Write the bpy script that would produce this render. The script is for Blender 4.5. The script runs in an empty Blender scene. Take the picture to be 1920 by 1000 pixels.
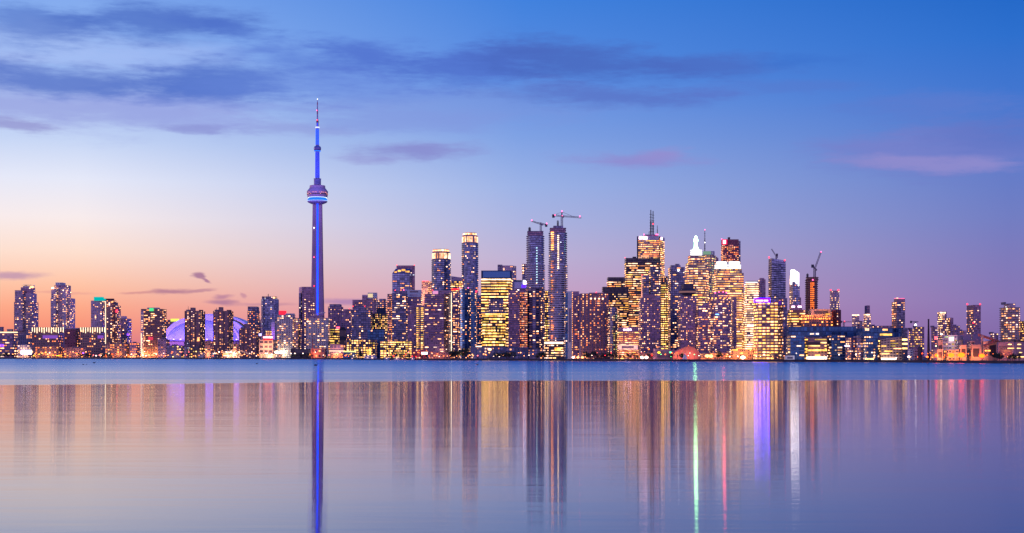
import bpy, bmesh, math, random
from mathutils import Vector

random.seed(7)
D = bpy.data
SC = bpy.context.scene
COL = SC.collection

# ------------------------------------------------------------------ camera
F, CX, YH, H = 2650.0, 960.0, 667.4, 5.0      # focal length in px of a 1920 px wide frame, horizon row, eye height
cam_data = D.cameras.new('camera')
cam_data.sensor_width = 36.0
cam_data.lens = F / 1920 * 36
cam_data.shift_y = (YH - 500) / 1920
cam_data.clip_start = 0.5
cam_data.clip_end = 60000
cam = D.objects.new('camera', cam_data)
cam.location = (0, 0, H)
cam.rotation_euler = (math.radians(90), 0, 0)
COL.objects.link(cam)
SC.camera = cam

# ------------------------------------------------------------------ colour management, render
SC.view_settings.view_transform = 'Standard'
SC.view_settings.look = 'None'
SC.view_settings.exposure = 0.0
SC.view_settings.gamma = 1.0
SC.render.engine = 'CYCLES'
SC.cycles.max_bounces = 4
SC.cycles.diffuse_bounces = 1
SC.cycles.glossy_bounces = 3
SC.cycles.sample_clamp_indirect = 30
SC.cycles.use_denoising = True
SC.cycles.caustics_reflective = True

def lin(c):
    return tuple(((v / 255) / 12.92 if v / 255 <= 0.04045 else ((v / 255 + 0.055) / 1.055) ** 2.4) for v in c)

# ------------------------------------------------------------------ sky (world)
world = D.worlds.new('World')
SC.world = world
world.use_nodes = True
nt = world.node_tree
nt.nodes.clear()
N = nt.nodes.new
def L_(a, b):
    nt.links.new(a, b)
def M_(op, a, b=None, c=None, clamp=False):
    n = N('ShaderNodeMath'); n.operation = op; n.use_clamp = clamp
    for i, v in enumerate((a, b, c)):
        if v is None: continue
        if isinstance(v, (int, float)): n.inputs[i].default_value = v
        else: L_(v, n.inputs[i])
    return n.outputs[0]
def MR_(v, a, b, c=0.0, d=1.0, smooth=False):
    n = N('ShaderNodeMapRange'); n.clamp = True
    if smooth: n.interpolation_type = 'SMOOTHSTEP'
    L_(v, n.inputs[0])
    for i, x in zip((1, 2, 3, 4), (a, b, c, d)): n.inputs[i].default_value = x
    return n.outputs[0]
def MIX_(f, a, b):
    n = N('ShaderNodeMix'); n.data_type = 'RGBA'
    for s, v in ((0, f), (6, a), (7, b)):
        if isinstance(v, (int, float)): n.inputs[s].default_value = v
        elif isinstance(v, tuple): n.inputs[s].default_value = (*v, 1)
        else: L_(v, n.inputs[s])
    return n.outputs[2]
tc = N('ShaderNodeTexCoord')
sep = N('ShaderNodeSeparateXYZ'); L_(tc.outputs['Generated'], sep.inputs[0])
az = M_('ARCTAN2', sep.outputs[0], sep.outputs[1])
el = M_('ARCSINE', sep.outputs[2])
EMAX = 0.5
elf = M_('DIVIDE', el, EMAX, clamp=True)
def ramp(stops):
    n = N('ShaderNodeValToRGB'); cr = n.color_ramp
    cr.interpolation = 'EASE' if False else 'LINEAR'
    pts = []
    for y, c in stops:
        e = math.atan((YH - y) / F) / EMAX if y is not None and y > -3000 else 1.0
        pts.append((max(0.0, min(1.0, e)), c))
    pts.sort(key=lambda t: t[0])
    while len(cr.elements) < len(pts): cr.elements.new(0.5)
    for e, (p, c) in zip(cr.elements, pts):
        e.position = p; e.color = (*lin(c), 1)
    L_(elf, n.inputs[0])
    return n.outputs[0]
r_l = ramp([(667, (190, 112, 150)), (645, (226, 128, 132)), (615, (248, 148, 122)), (580, (254, 170, 138)), (540, (255, 196, 166)),
            (480, (254, 224, 208)), (420, (249, 236, 236)), (350, (230, 233, 249)), (280, (198, 214, 246)), (180, (160, 188, 242)),
            (60, (138, 176, 240)), (-60, (112, 156, 232)), (-400, (70, 122, 212)), (None, (40, 86, 180))])
r_m = ramp([(667, (178, 110, 162)), (640, (198, 130, 174)), (600, (204, 148, 186)), (550, (202, 164, 198)), (480, (190, 178, 214)),
            (420, (173, 180, 224)), (350, (156, 178, 230)), (260, (128, 162, 228)), (150, (92, 142, 226)), (0, (66, 130, 222)),
            (-300, (44, 96, 200)), (None, (30, 70, 165))])
r_r = ramp([(667, (114, 96, 156)), (620, (132, 108, 170)), (570, (136, 118, 180)), (500, (128, 122, 186)), (420, (114, 126, 195)),
            (320, (96, 124, 202)), (200, (66, 118, 208)), (100, (46, 112, 206)), (0, (32, 102, 198)), (-300, (24, 78, 172)),
            (None, (20, 58, 140))])
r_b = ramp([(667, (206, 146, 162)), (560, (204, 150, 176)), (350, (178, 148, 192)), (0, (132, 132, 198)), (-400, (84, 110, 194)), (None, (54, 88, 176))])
a1, a2, a3 = (math.atan((p - CX) / F) for p in (150, 980, 1890))
c_lm = MIX_(MR_(az, a1, a2, smooth=False), r_l, r_m)
c_lr = MIX_(MR_(az, a2, a3, smooth=False), c_lm, r_r)
aaz = M_('ABSOLUTE', az)
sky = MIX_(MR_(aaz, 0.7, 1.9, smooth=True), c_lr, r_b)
# clouds: laid out by compass direction and height on the sky, edges broken up by noise
comb = N('ShaderNodeCombineXYZ'); L_(az, comb.inputs[0]); L_(el, comb.inputs[1])
def skynoise(sx, sy, detail, rough=0.55, seed=0.0):
    m = N('ShaderNodeMapping'); m.inputs['Scale'].default_value = (sx, sy, 1); m.inputs['Location'].default_value = (seed, seed * .7, seed)
    L_(comb.outputs[0], m.inputs[0])
    n = N('ShaderNodeTexNoise'); n.inputs['Scale'].default_value = 1; n.inputs['Detail'].default_value = detail
    n.inputs['Roughness'].default_value = rough; L_(m.outputs[0], n.inputs[0])
    return n
wn = skynoise(9, 26, 4, .55, 3.1)
wc = N('ShaderNodeVectorMath'); wc.operation = 'SUBTRACT'; L_(wn.outputs['Color'], wc.inputs[0]); wc.inputs[1].default_value = (.5, .5, .5)
wm = N('ShaderNodeVectorMath'); wm.operation = 'MULTIPLY'; L_(wc.outputs[0], wm.inputs[0]); wm.inputs[1].default_value = (.055, .016, 0)
wa = N('ShaderNodeVectorMath'); wa.operation = 'ADD'; L_(comb.outputs[0], wa.inputs[0]); L_(wm.outputs[0], wa.inputs[1])
wn2 = skynoise(40, 120, 3, .6, 9.3)
wc2 = N('ShaderNodeVectorMath'); wc2.operation = 'SUBTRACT'; L_(wn2.outputs['Color'], wc2.inputs[0]); wc2.inputs[1].default_value = (.5, .5, .5)
wm2 = N('ShaderNodeVectorMath'); wm2.operation = 'MULTIPLY'; L_(wc2.outputs[0], wm2.inputs[0]); wm2.inputs[1].default_value = (.018, .005, 0)
wb = N('ShaderNodeVectorMath'); wb.operation = 'ADD'; L_(wa.outputs[0], wb.inputs[0]); L_(wm2.outputs[0], wb.inputs[1])
WARP_BIG, WARP_SMALL = wb.outputs[0], None
ws = N('ShaderNodeVectorMath'); ws.operation = 'ADD'; L_(comb.outputs[0], ws.inputs[0]); L_(wm2.outputs[0], ws.inputs[1])
streak = skynoise(14, 95, 5, .6, 5.7).outputs['Fac']
clump = skynoise(7, 20, 5, .6, 1.9).outputs['Fac']
tex = M_('ADD', M_('MULTIPLY', streak, .5), M_('MULTIPLY', clump, .5))
fine = skynoise(60, 300, 4, .65, 8.4).outputs['Fac']
tex = M_('ADD', M_('ADD', M_('MULTIPLY', streak, .42), M_('MULTIPLY', clump, .36)), M_('MULTIPLY', fine, .22))
def cloud(px, py, rx, ry, col, op, rot=0, small=False, soft=0.15):
    """one bank: densest in the middle, its edge eaten away by streaky noise"""
    global sky
    m = N('ShaderNodeMapping'); m.vector_type = 'TEXTURE'
    m.inputs['Location'].default_value = (math.atan((px - CX) / F), math.atan((YH - py) / F), 0)
    m.inputs['Rotation'].default_value = (0, 0, math.radians(rot))
    k = 1.0 if small else 1.22
    m.inputs['Scale'].default_value = (rx * k / F, ry * k * (1 if small else 1.18) / F, 1)
    L_(ws.outputs[0] if small else WARP_BIG, m.inputs[0])
    ln = N('ShaderNodeVectorMath'); ln.operation = 'LENGTH'; L_(m.outputs[0], ln.inputs[0])
    v = M_('ADD', M_('MULTIPLY', ln.outputs['Value'], -1.25), M_('ADD', M_('MULTIPLY', M_('SUBTRACT', tex, .5), 3.0 if not small else 1.6), 1.16))
    f = M_('MULTIPLY', MR_(v, .0, .95, 0.0, 1.0, smooth=True), op * .88, clamp=True)
    sky = MIX_(f, sky, lin(col))
for a in [
    (100, 110, 330, 36, (176, 196, 245), .55, -4), (80, 205, 420, 60, (160, 172, 228), .60, 0), (330, 120, 260, 26, (160, 186, 244), .5, 0),
    (900, 200, 420, 40, (128, 148, 218), .4, 0), (150, 225, 330, 30, (150, 158, 222), .55, 0), (560, 245, 150, 12, (142, 150, 216), .6, 0), (1800, 300, 240, 50, (112, 122, 198), .5, 0),
    (500, 105, 130, 16, (96, 128, 214), .6, 8), (960, 108, 120, 22, (84, 116, 204), .7, 0), (1480, 170, 150, 14, (88, 120, 204), .5, -4), (250, 195, 300, 12, (140, 156, 224), .55, 3), (420, 200, 220, 10, (132, 150, 222), .5, -2),
    (60, 78, 190, 36, (88, 122, 204), .85, -3), (300, 62, 210, 36, (84, 118, 202), 1.0, 2), (410, 66, 120, 20, (78, 112, 202), .8, -8),
    (120, 172, 260, 30, (92, 122, 204), 1.0, 2), (420, 158, 230, 36, (86, 118, 204), 1.05, 2), (560, 118, 150, 28, (88, 122, 212), .7, -14),
    (700, 112, 150, 42, (80, 112, 206), .95, -5), (860, 122, 180, 36, (80, 112, 204), .95, 2), (1080, 118, 240, 38, (74, 106, 192), 1.0, -4),
    (1330, 128, 210, 24, (76, 108, 194), .85, -4), (1150, 182, 260, 22, (88, 114, 198), .85, -3), (1330, 180, 120, 16, (92, 116, 200), .7, 0),
    (620, 160, 260, 30, (104, 136, 220), .6, 0), (760, 225, 260, 26, (130, 150, 222), .45, 0), (330, 225, 220, 26, (150, 164, 228), .5, 0),
    (780, 282, 150, 22, (136, 138, 206), .95, 2), (350, 250, 70, 8, (142, 150, 214), .8, 0), (30, 258, 90, 11, (150, 152, 210), .9, -3),
    (700, 300, 90, 10, (150, 150, 212), .5, 0), (1190, 300, 150, 18, (144, 140, 208), .95, -1), (1240, 290, 60, 14, (150, 142, 208), .7, 8),
    (1720, 300, 230, 34, (120, 130, 204), .85, -5), (1730, 322, 190, 14, (148, 142, 206), .85, -6), (1860, 285, 140, 30, (98, 118, 198), .7, 0),
    (1740, 215, 190, 26, (94, 124, 206), .8, -3), (1500, 128, 120, 14, (60, 112, 204), .6, 0)]:
    cloud(*a)
for a in [
    (376, 520, 17, 8, (176, 128, 156), 1.3, -10), (388, 529, 16, 5, (180, 130, 156), 1.3, -35), (322, 551, 60, 8, (188, 132, 150), 1.1, 2),
    (372, 549, 40, 4, (190, 134, 152), .9, 6), (262, 553, 60, 4, (214, 146, 146), .9, 2), (420, 569, 46, 8, (184, 130, 156), 1.1, -4),
    (412, 560, 24, 6, (190, 134, 158), 1.0, 0), (450, 557, 14, 4, (200, 142, 160), .9, -20), (20, 525, 90, 10, (196, 152, 176), 1.0, 2),
    (660, 567, 90, 9, (172, 130, 180), .9, 0), (500, 572, 80, 5, (196, 140, 160), .8, 0), (120, 555, 90, 4, (230, 160, 150), .6, -2)]:
    cloud(*a, small=True)
bg = N('ShaderNodeBackground'); L_(MR_(aaz, 1.0, 2.0, 1.0, 1.9, smooth=True), bg.inputs['Strength'])   # sky behind the camera boosted to add light on the facades
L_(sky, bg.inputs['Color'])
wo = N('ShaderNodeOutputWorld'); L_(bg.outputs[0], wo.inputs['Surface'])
world.cycles.sampling_method = 'MANUAL'; world.cycles.sample_map_resolution = 512

# ------------------------------------------------------------------ the last of the set sun, low in the north-west
sd = D.lights.new('afterglow_sun', 'SUN'); sd.energy = 0.45; sd.angle = math.radians(16); sd.color = (1.0, .52, .46)
so = D.objects.new('afterglow_sun', sd); COL.objects.link(so)
so.rotation_euler = Vector((math.sin(math.radians(62)), -math.cos(math.radians(62)) * .6, -.07)).to_track_quat('-Z', 'Y').to_euler()

# ------------------------------------------------------------------ helpers
def wx(px, Y): return (px - CX) / F * Y
def wz(py, Y): return H + (YH - py) / F * Y
SHORE = [(-200, 2500), (0, 2355), (300, 2230), (600, 1990), (700, 1750), (800, 1590), (1000, 1456), (1300, 1250), (1600, 1130), (1900, 915), (2100, 880)]
def shore(px):
    for (a, ya), (b, yb) in zip(SHORE, SHORE[1:]):
        if px <= b: return ya + (yb - ya) * (px - a) / (b - a)
    return SHORE[-1][1]
GZ = 1.5

MATS = {}
def nodes_mat(name):
    m = D.materials.new(name); m.use_nodes = True
    t = m.node_tree; t.nodes.clear()
    return m, t
def plain(name, col, rough=.7, metal=0.0, noise=.25, scale=.15):
    if name in MATS: return MATS[name]
    m, t = nodes_mat(name)
    b = t.nodes.new('ShaderNodeBsdfPrincipled'); o = t.nodes.new('ShaderNodeOutputMaterial')
    t.links.new(b.outputs[0], o.inputs[0])
    g = t.nodes.new('ShaderNodeNewGeometry'); n = t.nodes.new('ShaderNodeTexNoise')
    n.inputs['Scale'].default_value = scale; n.inputs['Detail'].default_value = 4
    t.links.new(g.outputs['Position'], n.inputs[0])
    r = t.nodes.new('ShaderNodeMapRange'); r.inputs[1].default_value = .3; r.inputs[2].default_value = .7
    r.inputs[3].default_value = 1 - noise; r.inputs[4].default_value = 1 + noise
    t.links.new(n.outputs['Fac'], r.inputs[0])
    v = t.nodes.new('ShaderNodeVectorMath'); v.operation = 'SCALE'; v.inputs[0].default_value = col
    t.links.new(r.outputs[0], v.inputs['Scale']); t.links.new(v.outputs[0], b.inputs['Base Color'])
    b.inputs['Roughness'].default_value = rough; b.inputs['Metallic'].default_value = metal
    MATS[name] = m
    return m
def emis(name, col, s, vary=False, sampled=False):
    if name in MATS: return MATS[name]
    m, t = nodes_mat(name)
    e = t.nodes.new('ShaderNodeEmission'); o = t.nodes.new('ShaderNodeOutputMaterial')
    e.inputs['Color'].default_value = (*col, 1); e.inputs['Strength'].default_value = s
    if vary:     # rooms are not equally bright: the light changes along a run of windows
        g = t.nodes.new('ShaderNodeNewGeometry'); n = t.nodes.new('ShaderNodeTexNoise')
        n.inputs['Scale'].default_value = .22; n.inputs['Detail'].default_value = 2
        t.links.new(g.outputs['Position'], n.inputs[0])
        r = t.nodes.new('ShaderNodeMapRange'); r.inputs[1].default_value = .32; r.inputs[2].default_value = .68
        r.inputs[3].default_value = s * .35; r.inputs[4].default_value = s * 1.6
        t.links.new(n.outputs['Fac'], r.inputs[0]); t.links.new(r.outputs[0], e.inputs['Strength'])
    t.links.new(e.outputs[0], o.inputs[0])
    m.cycles.emission_sampling = 'AUTO' if sampled else 'NONE'
    MATS[name] = m
    return m
def facade(key):
    """wall with a grid of unlit windows: one UV unit is one window bay by one storey"""
    name = 'facade_' + key
    if name in MATS: return MATS[name]
    wall, glass, mx, my, metal, rg = FAC[key]
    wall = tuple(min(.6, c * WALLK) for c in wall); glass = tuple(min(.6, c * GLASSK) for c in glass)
    m, t = nodes_mat(name); A = t.nodes.new; K = t.links.new
    b = A('ShaderNodeBsdfPrincipled'); o = A('ShaderNodeOutputMaterial'); K(b.outputs[0], o.inputs[0])
    uv = A('ShaderNodeUVMap'); uv.uv_map = 'UVMap'
    s = A('ShaderNodeSeparateXYZ'); K(uv.outputs[0], s.inputs[0])
    def mm(op, a, bb=None):
        n = A('ShaderNodeMath'); n.operation = op
        for i, v in enumerate((a, bb)):
            if v is None: continue
            if isinstance(v, (int, float)): n.inputs[i].default_value = v
            else: K(v, n.inputs[i])
        return n.outputs[0]
    def band(x, mg):
        f = mm('FRACT', x)
        return mm('LESS_THAN', mm('ABSOLUTE', mm('SUBTRACT', f, .5)), .5 - mg)
    mask = mm('MULTIPLY', band(s.outputs[0], mx), band(s.outputs[1], my))
    fl = A('ShaderNodeVectorMath'); fl.operation = 'FLOOR'; K(uv.outputs[0], fl.inputs[0])
    wn_ = A('ShaderNodeTexWhiteNoise'); wn_.noise_dimensions = '2D'; K(fl.outputs[0], wn_.inputs['Vector'])
    gl = A('ShaderNodeVectorMath'); gl.operation = 'SCALE'; gl.inputs[0].default_value = glass
    K(mm('ADD', mm('MULTIPLY', wn_.outputs['Value'], 1.1), .45), gl.inputs['Scale'])
    g = A('ShaderNodeNewGeometry'); n = A('ShaderNodeTexNoise'); n.inputs['Scale'].default_value = .05; n.inputs['Detail'].default_value = 5
    K(g.outputs['Position'], n.inputs[0])
    wl = A('ShaderNodeVectorMath'); wl.operation = 'SCALE'; wl.inputs[0].default_value = wall
    K(mm('ADD', mm('MULTIPLY', n.outputs['Fac'], .8), .6), wl.inputs['Scale'])
    mx_ = A('ShaderNodeMix'); mx_.data_type = 'RGBA'; K(mask, mx_.inputs[0]); K(wl.outputs[0], mx_.inputs[6]); K(gl.outputs[0], mx_.inputs[7])
    K(mx_.outputs[2], b.inputs['Base Color'])
    K(mm('ADD', mm('MULTIPLY', mask, rg - .75), .75), b.inputs['Roughness'])
    K(mm('MULTIPLY', mask, metal), b.inputs['Metallic'])
    MATS[name] = m
    return m
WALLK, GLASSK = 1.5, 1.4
FAC = {  # wall colour, glass colour, side margin, storey margin, metallic glass, glass roughness
    'brown': ((.22, .105, .10), (.09, .06, .08), .22, .26, .3, .25),
    'brick': ((.23, .11, .09), (.05, .045, .07), .2, .24, .3, .25),
    'concrete': ((.40, .31, .34), (.12, .10, .16), .16, .25, .4, .2),
    'grey': ((.32, .24, .28), (.15, .12, .19), .14, .22, .5, .2),
    'pale': ((.46, .40, .44), (.10, .11, .18), .2, .25, .4, .2),
    'dark': ((.022, .018, .03), (.03, .03, .05), .06, .2, .5, .2),
    'blue': ((.065, .075, .13), (.10, .14, .28), .05, .12, .75, .18),
    'navy': ((.045, .045, .085), (.065, .08, .16), .06, .14, .7, .18),
    'teal': ((.018, .045, .10), (.02, .075, .19), .06, .12, .7, .18),
    'violet': ((.18, .11, .165), (.12, .085, .15), .1, .2, .6, .2),
    'granite': ((.16, .075, .075), (.06, .035, .05), .24, .25, .4, .2),
    'maroon': ((.16, .04, .06), (.08, .04, .06), .25, .25, .4, .2),
    'stone': ((.30, .20, .17), (.08, .06, .08), .14, .24, .4, .2),
}
PAL = {
    'w1': ((1, .37, .13), 2.45), 'w2': ((1, .42, .18), 3.31), 'w3': ((1, .27, .08), 2.16), 'w4': ((1, .52, .30), 2.88), 'w5': ((1, .64, .50), 2.59),
    'w6': ((1, .38, .18), 0.61), 'w7': ((1, .20, .05), 2.30), 'w8': ((.95, .55, .32), 0.86), 'w9': ((1, .48, .22), 7.20),
    'y1': ((1, .50, .11), 2.74), 'y2': ((1, .44, .09), 1.58), 'y3': ((1, .56, .19), 3.46), 'y4': ((.9, .58, .12), 0.86),
    'c1': ((.75, .80, 1), 1.58), 'g1': ((.55, .80, .40), 0.86), 'r1': ((1, .03, .06), 3.74), 'v1': ((.25, .06, 1), 3.17),
    'o1': ((1, .32, .06), 4.32), 'k1': ((1, .64, .38), 3.46), 'p1': ((1, .34, .28), 1.44),
}
PALSET = {
    'condo': ['w1', 'w1', 'w2', 'w3', 'w4', 'w6', 'w6', 'w8', 'w5', 'w2', 'w9'],
    'warm': ['w1', 'w3', 'w3', 'w7', 'w2', 'w6', 'w1', 'w4'],
    'office': ['w1', 'y1', 'w2', 'w8', 'y2', 'w4', 'w6', 'w3'],
    'gold': ['y1', 'y2', 'y3', 'y4', 'y1', 'w2'],
    'white': ['w4', 'w5', 'w4', 'w2', 'y3', 'w8'],
    'white2': ['y1', 'y3', 'w2', 'y1', 'y2', 'w8'],
    'red': ['w3', 'w7', 'p1', 'w1', 'w4'],
    'orange': ['o1', 'w7', 'w3'],
    'cool': ['w5', 'c1', 'w4', 'w8'],
    'crown': ['k1', 'w4', 'w2', 'w1'],
    'blueviolet': ['v1'],
    'peach': ['p1', 'w3', 'w2'],
    'greenish': ['g1', 'w8', 'y4', 'w2'],
}
def pmat(k): return emis('window_light_' + k, PAL[k][0], PAL[k][1], vary=True)

def mesh_obj(name, verts, faces, mat, parent=None, uvs=None, mats=None, fm=None, smooth=False):
    me = D.meshes.new(name); me.from_pydata(verts, [], faces); me.update()
    for m in (mats or [mat]): me.materials.append(m)
    if fm: me.polygons.foreach_set('material_index', fm)
    if uvs is not None:
        ul = me.uv_layers.new(name='UVMap'); ul.data.foreach_set('uv', [c for f in uvs for p in f for c in p])
    if smooth: me.polygons.foreach_set('use_smooth', [True] * len(me.polygons))
    o = D.objects.new(name, me); COL.objects.link(o)
    if parent is not None: o.parent = parent
    return o
def empty(name, loc, label=None, cat=None, group=None):
    o = D.objects.new(name, None); o.location = loc; COL.objects.link(o)
    if label: o['label'] = label
    if cat: o['category'] = cat
    if group: o['group'] = group
    return o
def tag(o, label=None, cat=None, group=None, kind=None):
    if label: o['label'] = label
    if cat: o['category'] = cat
    if group: o['group'] = group
    if kind: o['kind'] = kind
    return o
class MB:
    def __init__(s): s.v, s.f, s.m = [], [], []
    def quad(s, pts, mi=0):
        k = len(s.v); s.v += [tuple(p) for p in pts]; s.f.append(tuple(range(k, k + len(pts)))); s.m.append(mi)
    def box(s, a, b, mi=0):
        (x0, y0, z0), (x1, y1, z1) = a, b
        k = len(s.v); s.v += [(x, y, z) for z in (z0, z1) for y in (y0, y1) for x in (x0, x1)]
        for f in ((0, 2, 3, 1), (4, 5, 7, 6), (0, 1, 5, 4), (2, 6, 7, 3), (0, 4, 6, 2), (1, 3, 7, 5)):
            s.f.append(tuple(k + i for i in f)); s.m.append(mi)
    def bar(s, p, q, w, mi=0):
        p, q = Vector(p), Vector(q); d = (q - p).normalized()
        u = d.cross(Vector((0, 0, 1))) if abs(d.z) < .9 else d.cross(Vector((0, 1, 0)))
        u.normalize(); v = d.cross(u) * (w / 2); u = u * (w / 2)
        k = len(s.v); s.v += [tuple(c + a * u + b * v) for c in (p, q) for a, b in ((-1, -1), (1, -1), (1, 1), (-1, 1))]
        for f in ((0, 1, 2, 3), (4, 7, 6, 5), (0, 4, 5, 1), (1, 5, 6, 2), (2, 6, 7, 3), (3, 7, 4, 0)):
            s.f.append(tuple(k + i for i in f)); s.m.append(mi)
    def ring(s, poly, z0, z1, mi=0, cap=True):
        n = len(poly); k = len(s.v)
        s.v += [(x, y, z0) for x, y in poly] + [(x, y, z1) for x, y in poly]
        for i in range(n):
            j = (i + 1) % n; s.f.append((k + i, k + j, k + n + j, k + n + i)); s.m.append(mi)
        if cap:
            s.f.append(tuple(k + n + i for i in range(n))); s.m.append(mi)
            s.f.append(tuple(k + i for i in reversed(range(n)))); s.m.append(mi)
    def lathe(s, prof, n=24, mi=0, cx=0, cy=0):
        k = len(s.v)
        for r, z in prof:
            s.v += [(cx + r * math.cos(2 * math.pi * i / n), cy + r * math.sin(2 * math.pi * i / n), z) for i in range(n)]
        for j in range(len(prof) - 1):
            for i in range(n):
                a, b = k + j * n + i, k + j * n + (i + 1) % n
                s.f.append((a, b, b + n, a + n)); s.m.append(mi)
        s.f.append(tuple(k + i for i in reversed(range(n)))); s.m.append(mi)
        s.f.append(tuple(k + (len(prof) - 1) * n + i for i in range(n))); s.m.append(mi)
    def build(s, name, mats, parent=None, smooth=False):
        if not isinstance(mats, (list, tuple)): mats = [mats]
        return mesh_obj(name, s.v, s.f, None, parent, mats=mats, fm=s.m, smooth=smooth)

# one shared thin box per window light; windows are scaled copies of it
WIN_MESH = {}
def win_mesh(k):
    if k not in WIN_MESH:
        b = MB(); b.box((-.5, -.12, -.5), (.5, .12, .5))
        me = D.meshes.new('lit_window_' + k); me.from_pydata(b.v, [], b.f); me.update(); me.materials.append(pmat(k))
        WIN_MESH[k] = me
    return WIN_MESH[k]

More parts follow.
